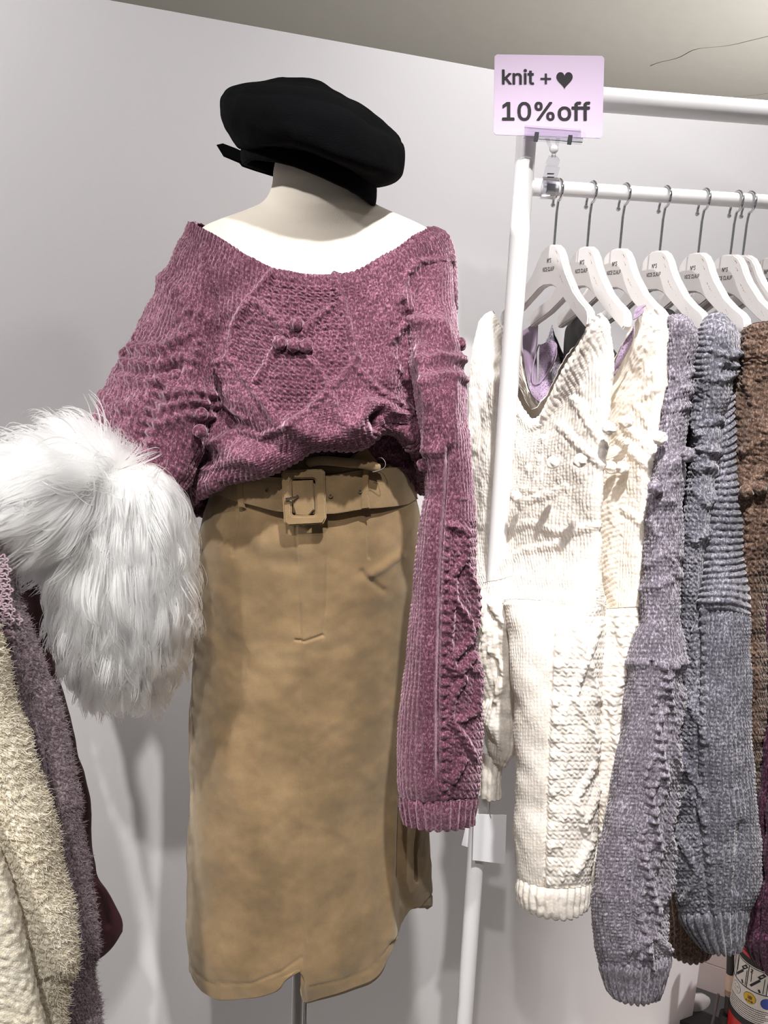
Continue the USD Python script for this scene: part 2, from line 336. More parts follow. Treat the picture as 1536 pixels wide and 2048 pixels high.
# ------------------------------------------------------------------ clothes rack
RY = 1.40
pole_pt = at(1046, 430, RY); barA = at(1075, 374.5, RY); barB = samez(1536, 404, barA[2])
bd = barB - barA; bd[2] = 0; bd /= np.linalg.norm(bd)          # along the bar, to the right
bn = np.array([bd[1], -bd[0], 0])                              # towards the camera
def onbar(x):
    """the point of the bar behind picture column x"""
    y = 374.5 + (x - 1075) * (404 - 374.5) / (1536 - 1075)
    d = ray(x, y); return EYE + d * (((barA - EYE) @ bn) / (d @ bn))
px0 = onbar(1046); px0[2] = 0
topz = at(1208, 195, RY)[2]
rack = thing('clothes_rack', 'white tubular steel clothes rack with upright post and two horizontal rails', 'clothes rack', px0)
def R_(p): return np.asarray(p, float) - px0
p_a, p_b = px0.copy(), px0 + bd * 1.35
def up(p, z): return np.array([p[0], p[1], z])
rr = .0155
obj('upright', tube([R_(up(p_a, .03)), R_(up(p_a, .6)), R_(up(p_a, 1.4)), R_(up(p_a, topz + .01))], rr, 28), STEEL, rack)
obj('upright', tube([R_(up(p_b, .03)), R_(up(p_b, 1.2)), R_(up(p_b, topz + .01))], rr, 20), STEEL, rack)
obj('top_rail', tube([R_(up(p_a - bd * .012, topz)), R_(up(p_a + bd * .6, topz)), R_(up(p_b + bd * .012, topz))], .0178, 28), STEEL, rack)
obj('hanging_rail', tube([R_(up(p_a, barA[2])), R_(up(p_a + bd * .6, barA[2])), R_(up(p_b, barA[2]))], .0112, 24), STEEL, rack)
for p in (p_a, p_b):
    obj('rail_socket', tube([R_(up(p + bd * (.0145 if p is p_a else -.0145), barA[2])), R_(up(p + bd * (.034 if p is p_a else -.034), barA[2]))], .0135, 24), STEEL, rack)
    obj('foot', tube([R_(up(p - bn * .22, .02)), R_(up(p, .02)), R_(up(p + bn * .22, .02))], .016, 16), STEEL, rack)

# ------------------------------------------------------------------ hangers (local: y = towards the camera, z = up, origin on top of the bar)
HTOP = -.084           # height of the shoulder piece's crown below the bar's centre
def hanger_poly():
    out = [(0, 0), (.012, -.0015), (.022, -.008), (.03, -.019), (.037, -.033), (.05, -.05), (.072, -.068), (.1, -.085), (.14, -.104), (.18, -.12), (.2, -.13), (.21, -.143), (.207, -.156), (.196, -.16),
           (.178, -.153), (.14, -.135), (.1, -.118), (.07, -.104), (.048, -.091), (.034, -.08), (.022, -.07), (.01, -.064), (0, -.0625)]
    out = np.array(out); out[:, 0] *= np.interp(out[:, 0], [0, .04, .1, .21], [1.22, 1.22, 1.02, .85]); out[:, 0] += .009 * np.sin(np.pi * np.clip(out[:, 0] / .12, 0, 1)); out[:, 1] *= np.interp(out[:, 0], [0, .05, .183], [1, .93, .78])
    ring = np.vstack([out, (out * [-1, 1])[::-1][1:-1]])
    return Polygon(ring).buffer(.003).buffer(-.003)
def make_hanger(label, loc, rz):
    t = thing('clothes_hanger', label, 'hanger', loc, rz, 'white wooden hangers on the rail')
    # local x = bar direction, y = away from the camera (so the camera end is -y)
    body = extrude_bevel(hanger_poly().simplify(.0004), .0125, .0022)
    body = frame(body, (0, 0, HTOP), (0, -1, 0), (0, 0, 1), (-1, 0, 0))
    # a gentle forward sweep of both arms
    v = body.vertices; v[:, 0] += -0.35 * v[:, 1] ** 2; body.vertices = v
    obj('body', body, WOODW, t, 35)
    r = .0165
    a = np.radians(np.linspace(-62, 205, 40))
    arcp = [(0, -r * math.cos(x) * 1.0, r * math.sin(x) - r + .0135) for x in a]
    stem = [(0, 0, HTOP - .01), (0, 0, HTOP + .02), (0, 0, HTOP + .046), (0, -.0008, HTOP + .052), (0, -.0046, HTOP + .066)]
    pts = np.array(stem + arcp + [(0, r * 1.02, -.0165), (0, r * 1.02, -.0215)])
    d = np.r_[0, np.cumsum(np.linalg.norm(np.diff(pts, axis=0), axis=1))]
    p = PchipInterpolator(d, pts)(np.linspace(0, d[-1], 90))
    hk = obj('hook', tube(p, .0021, 12), CHROME, t)
    b = trimesh.creation.icosphere(2, .0036); b.apply_translation((0, r * 1.02, -.0225)); obj('ball_tip', b, CHROME, hk, True)
    la = meshkit.text_mesh('N°3', .0066, .0004); la.apply_translation([-la.bounds[:, 0].mean(), -.0275, 0])
    lb = meshkit.text_mesh('NICE CLAUP', .0063, .0004); lb.apply_translation([-lb.bounds[:, 0].mean(), -.0405, 0]); lb.vertices[:, 0] *= .86
    tx = joined(la, lb)
    obj('lettering', frame(tx, (-.0062, 0, HTOP), (0, -1, 0), (0, 0, 1), (-1, 0, 0)), INK, t, False)
    rng = np.random.default_rng(4); ch = []
    for q, z, l in ((.026, -.0125, .012), (.0335, -.0255, .009), (.06, -.0585, .014), (.083, -.0745, .01), (.12, -.0945, .012), (.05, -.0495, .006)):
        tt = np.linspace(-.5, .5, 7); s = -.75
        pp = np.stack([-.0061 + .0005 * rng.random(7), -(q + tt * l), HTOP + z + tt * l * s + .0006 * rng.normal(size=7)], 1)
        ch.append(tube(pp, np.array([.0002, .0007, .0005, .0009, .0006, .0008, .0002]), 6))
    ch = joined(*ch); ch.vertices[:, 0] += -.35 * ch.vertices[:, 1] ** 2
    tag(obj('paint_chip', ch, CHIP, t), kind='stuff')
    return t
def dup(src, label, loc, rz, cat=None, group=None):
    was = src.GetCustomData()
    r = thing(src.GetName(), label, cat or was['category'], loc, rz, group or was.get('group'))
    r.GetReferences().AddInternalReference(src.GetPath()); r.SetInstanceable(True); return r
HX = [1117, 1184, 1250, 1331, 1409, 1474, 1499, 1560]
RZ0 = math.degrees(math.atan2(bd[1], bd[0]))
HL = ['white wooden hanger nearest the rack post, in the neck of the front cream sweater', 'white wooden hanger second from the rack post, lilac strap on its near arm', 'white wooden hanger third from the rack post, black strap end on its arm',
      'white wooden hanger fourth from the rack post, carrying the slate grey sweater', 'white wooden hanger fifth from the rack post, its near arm going into the brown sweater', 'white wooden hanger sixth from the rack post, crowded against the next hook', 'white wooden hanger seventh from the rack post, its front hidden by the sixth', 'white wooden hanger half out of the picture at the right end of the rail']
HP = []
for i, x in enumerate(HX):
    p = onbar(x); p[2] = barA[2]; yaw = RZ0 + [5, 5, 6, 4, 3, 4, 6, 5][i]
    HP.append(p)
    if i == 0: hang0 = make_hanger(HL[0], p, yaw)
    else: dup(hang0, HL[i], p, yaw)

# ------------------------------------------------------------------ sign and its clip
SY = 1.352
def text_px(text, x0, y0, x1, y1, Y, th=.0006, bold=True):
    m = meshkit.text_mesh(text, .05, 1.0, bold); b = m.bounds; v = m.vertices.copy()
    q = (v - b[0]) / np.maximum(b[1] - b[0], 1e-9)
    p = at(x0 + q[:, 0] * (x1 - x0), y1 + q[:, 1] * (y0 - y1), Y - q[:, 2] * th); m.vertices = p; 
    if m.volume < 0: m.invert()
    return m
card = thing('sale_sign', 'lilac price sign card reading knit + heart 10%off above the rack post', 'sign', at(1098, 190, SY)); o = at(1098, 190, SY)
def L_(m, o): m = m.copy(); m.apply_translation(-np.asarray(o)); return m
sg = [(994, 109), (1204, 112), (1208.5, 117), (1204.5, 272), (1200, 277), (991, 270), (987, 265), (989, 113)]
obj('card', L_(plate(sg, SY, .0016, .0003), o), LILACCARD, card)
hx = np.linspace(0, 2 * np.pi, 60, endpoint=False)
heart = [(1129 + 16.3 * math.sin(t) ** 3, 158.5 - 18.0 / 17 * (13 * math.cos(t) - 5 * math.cos(2 * t) - 2 * math.cos(3 * t) - math.cos(4 * t)) * 1.12) for t in hx]
tx = joined(text_px('knit', 1004, 138, 1068, 169.5, SY - .0008), text_px('+', 1081, 147, 1102, 168, SY - .0008, bold=False), text_px('10%off', 1004, 203, 1181, 242, SY - .0008), plate(heart, SY - .0009, .0006, 0))
obj('lettering', L_(tx, o), INK, card, False)
clip = thing('sign_clip', 'clear plastic swivel clip holding the lilac sign on the rail', 'clip', at(1100, 330, SY)); oc = at(1100, 330, SY)
for q in (plate([(1049, 250), (1162, 258), (1162, 276), (1049, 268)], SY - .004, .0025, .0006), plate([(1052, 268), (1163, 276), (1163, 290), (1052, 281)], SY + .004, .0025, .0006)): obj('jaw', L_(q, oc), CLEAR, clip)
obj('jaw_hinge', L_(tube([at(1047, 272, SY + .001), at(1165, 281, SY + .001)], .0032, 14), oc), CLEAR, clip)
for x0, y0 in ((1069, 264), (1136, 270)):
    obj('spring', L_(plate([(x0 + 1, y0), (x0 + 9, y0 + .5), (x0 + 8, y0 + 12), (x0 + 6, y0 + 20), (x0 - 2, y0 + 19), (x0 - 1, y0 + 10)], SY - .0075, .0022, .0005), oc), DCHROME, clip)
bs = trimesh.creation.icosphere(3, .0066); bs.apply_translation(at(1108, 298, SY + .004)); obj('swivel_ball', L_(bs, oc), MILK, clip, True)
for q in (plate([(1090, 276), (1098, 276), (1104, 296), (1098, 296)], SY + .004, .003, .0006), plate([(1112, 276), (1120, 277), (1116, 296), (1110, 294)], SY + .004, .003, .0006), tube([at(1108, 304, SY + .004), at(1107, 315, SY + .006)], .003, 12)): obj('neck', L_(q, oc), CLEAR, clip)
obj('swivel_knob', L_(plate([(1097, 312), (1113, 313), (1119, 321), (1116, 333), (1094, 331), (1091, 324)], SY + .006, .012, .002), oc), CLEAR, clip)
obj('lever', L_(plate([(1091, 331), (1120, 335), (1112, 362), (1110, 400), (1080, 398), (1084, 362)], RY - .022, .004, .001), oc), CLEAR, clip)
for y in (346, 353): obj('lever_spring', L_(plate([(1095, y), (1109, y + .5), (1107, y + 3.2), (1093.5, y + 2.8)], RY - .0255, .0015, .0003), oc), DCHROME, clip)
ca = onbar(1096); ca[2] = barA[2]; aa = np.radians(np.linspace(-200, 60, 26)); rb = np.array([.0125, .0165])
ring = lambda r: [ca + bn * (r * math.cos(t)) + np.array([0, 0, r * math.sin(t)]) for t in aa]
sh = Polygon([(r * math.cos(t), r * math.sin(t)) for r, ts in ((.0168, aa), (.0128, aa[::-1])) for t in ts])
obj('rail_grip', L_(frame(extrude_bevel(sh, .026, .0006), ca, bn, (0, 0, 1), bd), oc), CLEAR, clip)

# ------------------------------------------------------------------ mannequin
man = thing('mannequin', 'cream linen torso mannequin on a chrome stand wearing plum sweater and tan skirt', 'mannequin')
MY = 1.22
rows = [([(552, 318), (740, 345)], MY, MY, .055, .055), ([(547, 340), (746, 365)], MY, MY, .062, .062), ([(545, 365), (605, 371), (690, 383), (744, 388)], MY, MY, .064, .06), ([(539, 385), (640, 402), (750, 406)], MY, MY, .068, .06),
        ([(527, 402), (640, 424), (768, 416)], MY, MY, .066, .065), ([(490, 420), (640, 448), (800, 430)], MY, MY, .064, .075), ([(440, 438), (640, 472), (836, 446)], MY, MY, .066, .08), ([(405, 455), (640, 500), (862, 462)], MY, MY, .072, .085),
        ([(385, 490), (640, 540), (878, 500)], MY, MY, .084, .09), ([(378, 560), (640, 610), (880, 570)], MY, MY, .11, .095), ([(392, 680), (870, 680)], MY, MY, .125, .1), ([(420, 800), (840, 800)], MY, MY, .07, .09), ([(440, 940), (815, 940)], MY, MY, .055, .08), ([(420, 1060), (820, 1060)], MY, MY, .07, .09), ([(420, 1200), (820, 1200)], MY, MY, .09, .1)]
m, g = loft(rows, .004, 1.5); obj('torso', m, LINEN, man, True)
nk = trimesh.creation.icosphere(3, 1.0); nk.vertices = nk.vertices * [.052, .052, .02] + (at(646, 326, MY)); obj('neck_cap', nk, LINEN, man, True)
sp = at(597, 1960, 1.245); obj('stand_tube', tube([[sp[0], sp[1], .03], [sp[0], sp[1], .6], [sp[0], sp[1], 1.35]], .0118, 24), CHROME, man)
obj('height_rod', tube([[sp[0] + .0145, sp[1] - .002, .45], [sp[0] + .0145, sp[1] - .002, 1.3]], .0022, 10), CHROME, man)
obj('stand_base', trimesh.creation.revolve([(0.0001, 0), (.15, 0), (.152, .006), (.14, .014), (.03, .022), (.02, .04), (.0001, .04)], sections=48).apply_translation([sp[0], sp[1], 0]), CHROME, man)

# ------------------------------------------------------------------ beret
BY = 1.2
ber = thing('beret', 'black wool beret tilted on the neck of the mannequin', 'hat', at(620, 270, BY)); ob = at(620, 270, BY)
def ber_d(g):
    d, _ = dpoly(g.X, g.Y, [(450, 190), (520, 188), (600, 192), (680, 210), (770, 255), (800, 285)])
    d2, _ = dpoly(g.X, g.Y, [(700, 200), (745, 225), (752, 300)])
    return -.0018 * np.exp(-(d / 4) ** 2) - .002 * np.exp(-(d2 / 16) ** 2) + .010 * ns(g.P, 16, 3) + .003 * ns(g.P, 45, 4)
rows = [([(552, 161), (600, 158), (645, 167)], BY, BY, .03, .05), ([(492, 165), (600, 170), (690, 192)], BY, BY, .08, .1), ([(457, 176), (600, 178), (742, 218)], BY, BY, .115, .125), ([(441, 200), (600, 205), (778, 255)], BY, BY, .13, .135), ([(440, 226), (600, 232), (801, 286)], BY, BY, .137, .135),
        ([(446, 250), (600, 258), (807, 316)], BY, BY, .138, .135), ([(459, 272), (560, 278), (680, 310), (806, 345)], BY, BY, .134, .13), ([(468, 287), (560, 291), (680, 325), (796, 364)], BY, BY, .122, .12), ([(474, 295), (545, 292), (600, 301), (690, 334), (770, 376)], BY, BY, .104, .105), ([(480, 299), (545, 296), (600, 306), (690, 338), (752, 378)], BY, BY, .088, .09)]
m, g = loft(rows, .0035, 1.5, ber_d, cap=(True, False)); obj('crown', L_(m, ob), WOOL, ber, True)
rows = [([(488, 288), (545, 286), (600, 294), (690, 326), (752, 366)], BY, BY, .08, .084), ([(482, 298), (545, 295), (600, 304), (690, 337), (754, 380)], BY, BY, .088, .09), ([(481, 312), (502, 303), (546, 306), (605, 320), (664, 344), (708, 366), (753, 400)], BY, BY, .088, .09), ([(485, 329), (502, 318), (546, 322), (605, 338), (664, 363), (708, 384), (748, 413)], BY, BY, .087, .09),
        ([(490, 330), (506, 321), (548, 325), (605, 341), (664, 366), (706, 386), (743, 412)], BY, BY, .083, .086), ([(492, 316), (600, 322), (742, 396)], BY, BY, .082, .085)]
m, g = loft(rows, .003, 1.5, lambda g: .0012 * ns(g.P, 90, 2), cap=(False, False)); obj('band', L_(m, ob), WOOL, ber, True)
for st in (plate([(433, 290), (446, 287), (470, 296), (492, 306), (500, 322), (478, 326), (447, 313)], BY + .03, .005, .0015), plate([(470, 316), (500, 316), (546, 330), (546, 353), (510, 342), (484, 333)], BY + .07, .005, .0015)): obj('bow_tab', L_(st, ob), WOOL, ber)
bt = tube([at(533, 330, BY + .062), at(533, 330, BY + .068)], .0035, 16); obj('button', L_(bt, ob), WOOL, ber)

# ------------------------------------------------------------------ plum sweater
sw = thing('cable_knit_sweater', 'plum chenille cable knit sweater with deep V neck worn by the mannequin', 'sweater', at(640, 700, MY)); osw = at(640, 700, MY)
def Z(pts, ox=300, oy=400, s=2.194): return [(ox + x / s, oy + y / s) for x, y in pts]
PL = [Z([(530, 322), (445, 430), (370, 560), (362, 690), (430, 790), (520, 900), (562, 985)]), Z([(812, 335), (850, 470), (880, 600), (908, 690), (850, 775), (760, 860), (680, 940), (600, 1000)]),
      Z([(455, 440), (560, 530), (592, 590)]), Z([(800, 470), (700, 550), (668, 590)]), Z([(550, 655), (505, 740), (465, 800)]), Z([(692, 690), (770, 790), (800, 870), (835, 960)]),
      Z([(1310, 270), (1180, 270), (1120, 330), (1090, 450)]), Z([(235, 225), (250, 320), (228, 390), (262, 420)]), Z([(900, 735), (1000, 840), (1120, 905), (1190, 985)]),
      Z([(360, 690), (280, 760), (330, 900), (420, 960)]), Z([(1240, 500), (1100, 560), (1060, 620)]), Z([(580, 1000), (480, 1040), (380, 1000), (300, 1080)]), Z([(1060, 690), (1140, 800), (1170, 880)])]
def body_d(g):
    S, T = warp(g, .0022, 55, 1)
    dia = Polygon([(542, 546), (503, 596), (468, 655), (465, 714), (496, 760), (537, 810), (556, 849), (573, 856), (610, 828), (646, 792), (687, 753), (714, 714), (701, 673), (687, 614), (670, 553), (620, 560)])
    ind = shapely.contains_xy(dia, g.X, g.Y)
    h = np.where(ind, purl(S, T), knit(S, T))
    cb = cable(g, PL, 8, 1.0, 19); h = h * (1 - .75 * cb) + .0075 * cb
    dn, _ = dpoly(g.X, g.Y, [(392, 447), (470, 500), (560, 540), (645, 549), (720, 535), (800, 490), (850, 455)])
    h += .003 * np.exp(-(dn / 12) ** 2)
    for l, a, w in (([(700, 845), (730, 812), (760, 815), (810, 840), (840, 880)], .018, 16), ([(590, 850), (640, 870), (700, 868), (742, 850)], .012, 20), ([(845, 690), (830, 760), (845, 850)], .012, 18), ([(800, 600), (830, 640), (850, 700)], .010, 16), ([(395, 640), (440, 720), (470, 800)], .010, 26), ([(390, 800), (430, 880), (520, 920)], .012, 26), ([(370, 960), (450, 930), (540, 905)], .008, 16)):
        d, _ = dpoly(g.X, g.Y, l); h += a * np.exp(-(d / w) ** 2)
    for l, a, w in (([(745, 852), (740, 835), (752, 822)], -.016, 9), ([(850, 780), (843, 830), (850, 900)], -.02, 9), ([(420, 760), (470, 850), (540, 890)], -.008, 20), ([(820, 650), (805, 720), (815, 800)], -.008, 14)):
        d, _ = dpoly(g.X, g.Y, l); h += a * np.exp(-(d / w) ** 2)
    near = np.exp(-np.minimum(np.abs(g.X - 820), np.abs(g.X - 420)) / 60) * (g.Y > 590) 
    return h + .010 * ns(g.P, 26, 5) + near * .012 * ns(g.P, 75, 6)
SYC = 1.22
NB = [(385, 449), (470, 476), (640, 490), (780, 478), (864, 456)]
rows = [([(383, 449), (440, 478), (500, 517), (560, 541), (640, 552), (705, 545), (770, 513), (820, 480), (866, 455)], SYC, SYC, .105, .075, NB), ([(372, 462), (440, 495), (500, 532), (560, 555), (640, 566), (705, 559), (770, 530), (830, 490), (884, 463)], SYC, SYC, .112, .082, NB),
        ([(352, 520), (440, 555), (560, 595), (640, 603), (740, 590), (830, 545), (905, 520)], SYC, SYC, .118, .095), ([(348, 590), (640, 660), (912, 600)], SYC, SYC, .13, .1), ([(372, 690), (640, 735), (905, 690)], SYC, SYC, .15, .11), ([(388, 770), (640, 800), (880, 770)], SYC, SYC, .165, .11),
        ([(392, 850), (500, 872), (640, 842), (760, 822), (868, 850)], SYC, SYC, .172, .11), ([(374, 940), (430, 938), (520, 915), (600, 885), (690, 876), (740, 868), (770, 846), (830, 868), (860, 920)], SYC, SYC, .168, .11), ([(354, 1010), (385, 986), (440, 962), (520, 942), (590, 915), (628, 893), (690, 892), (735, 886), (765, 862), (815, 868), (845, 920), (858, 975)], SYC, SYC, .16, .11),
        ([(362, 1030), (390, 1006), (440, 972), (520, 950), (590, 922), (628, 899), (690, 897), (737, 889), (768, 868), (812, 878), (838, 925), (848, 985)], SYC, SYC, .147, .1), ([(385, 1000), (440, 960), (520, 935), (600, 905), (690, 885), (765, 865), (815, 890), (835, 960)], SYC, SYC, .12, .09)]
m, g = loft(rows, .00155, 3, body_d, cap=(False, False)); obj('body', L_(m, osw), PLUM, sw, True)
def tuck_d(g): S, T = warp(g, .002, 60, 3); return purl(S, T, .012, .009, .003) + .014 * ns(g.P, 45, 8)
rows = [([(400, 850), (640, 840), (850, 845)], SYC, SYC, .105, .1), ([(408, 900), (640, 885), (848, 900)], SYC, SYC, .092, .1), ([(420, 945), (640, 905), (845, 960)], SYC, SYC, .078, .1), ([(440, 965), (640, 930), (836, 985)], SYC, SYC, .065, .09)]
m, g = loft(rows, .0028, 2, tuck_d); obj('tucked_hem', L_(m, osw), PLUM, sw, True)
# sleeve on the left of the picture, arm bent towards the fur
def sl_l(g):
    S, T = warp(g, .002, 60, 11)
    h = knit(S, T, .0075, .006)
    for l, a, w in (([(330, 560), (380, 620), (420, 640)], .006, 14), ([(270, 700), (330, 700), (360, 680)], .012, 11), ([(255, 728), (320, 735), (365, 715)], .012, 10), ([(245, 760), (310, 765), (350, 745)], .009, 10), ([(340, 790), (390, 780), (430, 790)], .012, 9), ([(330, 820), (380, 800), (430, 810)], .012, 9), ([(320, 850), (370, 830), (420, 830)], .010, 10), ([(330, 770), (300, 840), (290, 920)], .016, 18), ([(210, 830), (270, 810), (310, 790)], .007, 12), ([(205, 790), (250, 820), (330, 820)], .005, 10), ([(360, 640), (400, 690), (380, 740)], .008, 12)):
        d, al = dpoly(g.X, g.Y, l); h += a * np.exp(-(d / w) ** 2) * (.75 + .25 * np.cos(2 * np.pi * al / 20))
    d, _ = dpoly(g.X, g.Y, [(345, 740), (318, 790), (280, 890)]); h -= .014 * np.exp(-(d / 16) ** 2)
    return h + .010 * ns(g.P, 38, 12)
rows = [([(390, 448), (425, 490)], 1.215, 1.2, .02, .03), ([(362, 480), (450, 570)], 1.215, 1.18, .05, .06), ([(330, 545), (455, 640)], 1.21, 1.16, .06, .07), ([(296, 618), (448, 710)], 1.2, 1.15, .066, .07), ([(262, 680), (436, 775)], 1.19, 1.14, .07, .07), ([(228, 742), (420, 840)], 1.18, 1.13, .07, .07), ([(202, 798), (404, 905)], 1.16, 1.12, .068, .07), ([(178, 862), (380, 960)], 1.15, 1.11, .06, .06), ([(172, 930), (360, 990)], 1.14, 1.1, .04, .05)]
m, g = loft(rows, .0017, 3, sl_l); obj('sleeve', L_(m, osw), PLUM, sw, True)
# sleeve on the right, hanging straight down
def sl_r(g):
    S, T = warp(g, .0012, 60, 21)
    x = g.X; gr = np.interp(g.Y, [470, 800, 900, 1000, 1150, 1400, 1570], [842, 868, 896, 889, 880, 875, 876])
    left = x < gr
    h = np.where(left | (g.Y < 1040), knit(S, T, .0075, .0062, .0024), purl(S, T, .0095, .0066, .0026))
    w = gr + 14
    lines = [[(905, 1050), (928, 1060), (930, 1110), (905, 1150), (908, 1200), (935, 1240), (940, 1280), (905, 1310), (898, 1330), (918, 1345), (945, 1310), (955, 1360), (950, 1420), (915, 1440)], [(900, 1320), (930, 1290), (950, 1240)], [(905, 1345), (930, 1330), (952, 1345)], [(903, 1440), (930, 1480), (945, 1510)], [(925, 1355), (905, 1390), (898, 1440)], [(930, 1130), (948, 1180), (950, 1230)], [(925, 1520), (905, 1560)], [(905, 1180), (898, 1280), (905, 1330)]]
    h = h + cable(g, lines, 7.5, .0075, 17) * (~left)
    lx = np.interp(g.Y, [980, 1150, 1400, 1570], [900, 893, 887, 888])
    h += .0045 * np.exp(-((x - lx) / 5.5) ** 2) * (g.Y > 1040) * (.55 + .45 * np.cos(2 * np.pi * g.Y / 21))
    h -= .011 * np.exp(-((x - gr) / 3.2) ** 2) * np.clip((g.Y - 860) / 60, 0, 1) * np.clip((1575 - g.Y) / 45, 0, 1)
    h += .006 * np.exp(-((x - (gr - 22)) / 20) ** 2) * np.clip((g.Y - 860) / 60, 0, 1)
    for l, a, w in (([(822, 640), (880, 650), (905, 690)], .008, 12), ([(850, 730), (880, 715), (918, 720)], .009, 9), ([(855, 770), (885, 750), (925, 760)], .007, 8), ([(880, 900), (900, 880), (905, 760)], .006, 12), ([(845, 700), (860, 800), (862, 900)], .010, 10)):
        d, _ = dpoly(g.X, g.Y, l); h += a * np.exp(-(d / w) ** 2)
    return h + .007 * ns(g.P, 30, 22) * (g.Y < 1000) + .004 * ns(g.P, 22, 22)
SRY = 1.09
rows = [([(815, 480), (878, 470)], 1.22, 1.22, .01, .03), ([(805, 540), (904, 525)], 1.2, 1.2, .05, .04), ([(806, 620), (909, 605)], 1.165, 1.175, .055, .05), ([(818, 705), (920, 695)], 1.13, 1.14, .055, .05), ([(832, 800), (930, 795)], 1.09, 1.1, .052, .05), ([(848, 900), (940, 900)], SRY, SRY, .046, .046), ([(856, 980), (946, 980)], SRY, SRY, .044, .044), ([(843, 1050), (951, 1050)], SRY, SRY, .046, .046), ([(832, 1150), (950, 1150)], SRY, SRY, .047, .046), ([(818, 1280), (951, 1280)], SRY, SRY, .05, .048), ([(804, 1400), (960, 1400)], SRY, SRY, .052, .05), ([(796, 1490), (964, 1490)], SRY, SRY, .052, .05), ([(798, 1570), (957, 1572)], SRY, SRY, .05, .048), ([(803, 1598), (951, 1600)], SRY, SRY, .044, .044)]
m, g = loft(rows, .0015, 3, sl_r); obj('sleeve', L_(m, osw), PLUM, sw, True)
def cuff_d(g): return rib(g.S, g.T, .0128, .0042, .0052) + .003 * ns(g.P, 70, 4)
rows = [([(804, 1594), (876, 1600), (951, 1596)], SRY, SRY, .046, .046), ([(804, 1606), (876, 1613), (950, 1608)], SRY, SRY, .048, .046), ([(808, 1632), (876, 1643), (946, 1632)], SRY, SRY, .045, .044), ([(811, 1648), (840, 1656), (885, 1660), (944, 1650)], SRY, SRY, .041, .04)]
m, g = loft(rows, .0015, 2.5, cuff_d); obj('cuff', L_(m, osw), PLUM, sw, True)
for i, (x, y, D) in enumerate([(594, 648, 1.085), (588, 690, 1.07), (612, 692, 1.07), (560, 685, 1.075), (277, 676, 1.165), (251, 709, 1.165), (323, 757, 1.1), (353, 752, 1.095), (402, 828, 1.085), (400, 862, 1.075), (919, 688, 1.125), (848, 930, 1.065)]):
    obj('bobble', L_(bobble_mesh(at(x, y, D), .0088 if i not in (4, 5) else .0094, i), osw), PLUM, sw, True)

# ------------------------------------------------------------------ skirt and belt
sk = thing('pencil_skirt', 'tan brushed cotton midi skirt with front slit on the mannequin', 'skirt', at(610, 1400, MY)); osk = at(610, 1400, MY)
def sk_d(g):
    X, Y = g.X, g.Y
    sx = np.interp(Y, [1050, 1280, 1650, 2000], [591, 602, 605, 608])
    h = (.0022 / (1 + np.exp(-(X - sx) / 1.2)) - .002 * np.exp(-((X - sx) / 2.4) ** 2)) * g.front
    h += .008 * np.clip((Y - 1650) / 330, 0, 1) / (1 + np.exp(-(X - sx) / 1.4)) * g.front
    for l, a, w in (([(733, 1020), (735, 1060), (738, 1115)], -.0024, 3), ([(482, 1020), (470, 1080), (466, 1110)], -.002, 3), ([(591, 1280), (610, 1282), (645, 1270)], -.0022, 2.6), ([(655, 1050), (652, 1200), (645, 1270)], -.0009, 2.6), ([(605, 1645), (660, 1655), (690, 1670)], .0012, 10),
                    ([(740, 1150), (765, 1135), (800, 1110)], .004, 9), ([(725, 1145), (745, 1165), (765, 1180)], -.003, 7), ([(620, 1300), (660, 1302), (700, 1290)], -.0012, 12), ([(455, 1100), (440, 1170), (480, 1260)], .004, 25), ([(475, 1095), (520, 1120), (590, 1130)], -.004, 22), ([(620, 1370), (680, 1365), (720, 1385)], .001, 14), ([(430, 1480), (470, 1560), (500, 1650)], .003, 22), ([(700, 1520), (740, 1560)], .002, 12), ([(640, 1440), (700, 1450), (790, 1410)], .0016, 20)):
        d, _ = dpoly(X, Y, l); h += a * np.exp(-(d / w) ** 2) * g.front
    hl = np.interp(X, [380, 420, 500, 560, 605, 609, 680, 740, 780, 858], [1935, 1968, 1968, 1945, 1915, 1966, 1952, 1930, 1870, 1790]) - 2
    h -= .0018 * np.exp(-((Y - hl) / 2.4) ** 2) * g.front
    d, _ = dpoly(X, Y, [(785, 1600), (778, 1750), (772, 1870)]); h += .006 * np.exp(-(d / 10) ** 2)
    d, _ = dpoly(X, Y, [(805, 1600), (800, 1750), (808, 1800)]); h -= .012 * np.exp(-(d / 11) ** 2)
    d, _ = dpoly(X, Y, [(834, 1640), (830, 1760)]); h -= .006 * np.exp(-(d / 3) ** 2)
    return h + .010 * ns(g.P, 9, 31) + .003 * ns(g.P, 40, 32)
K = 1.225
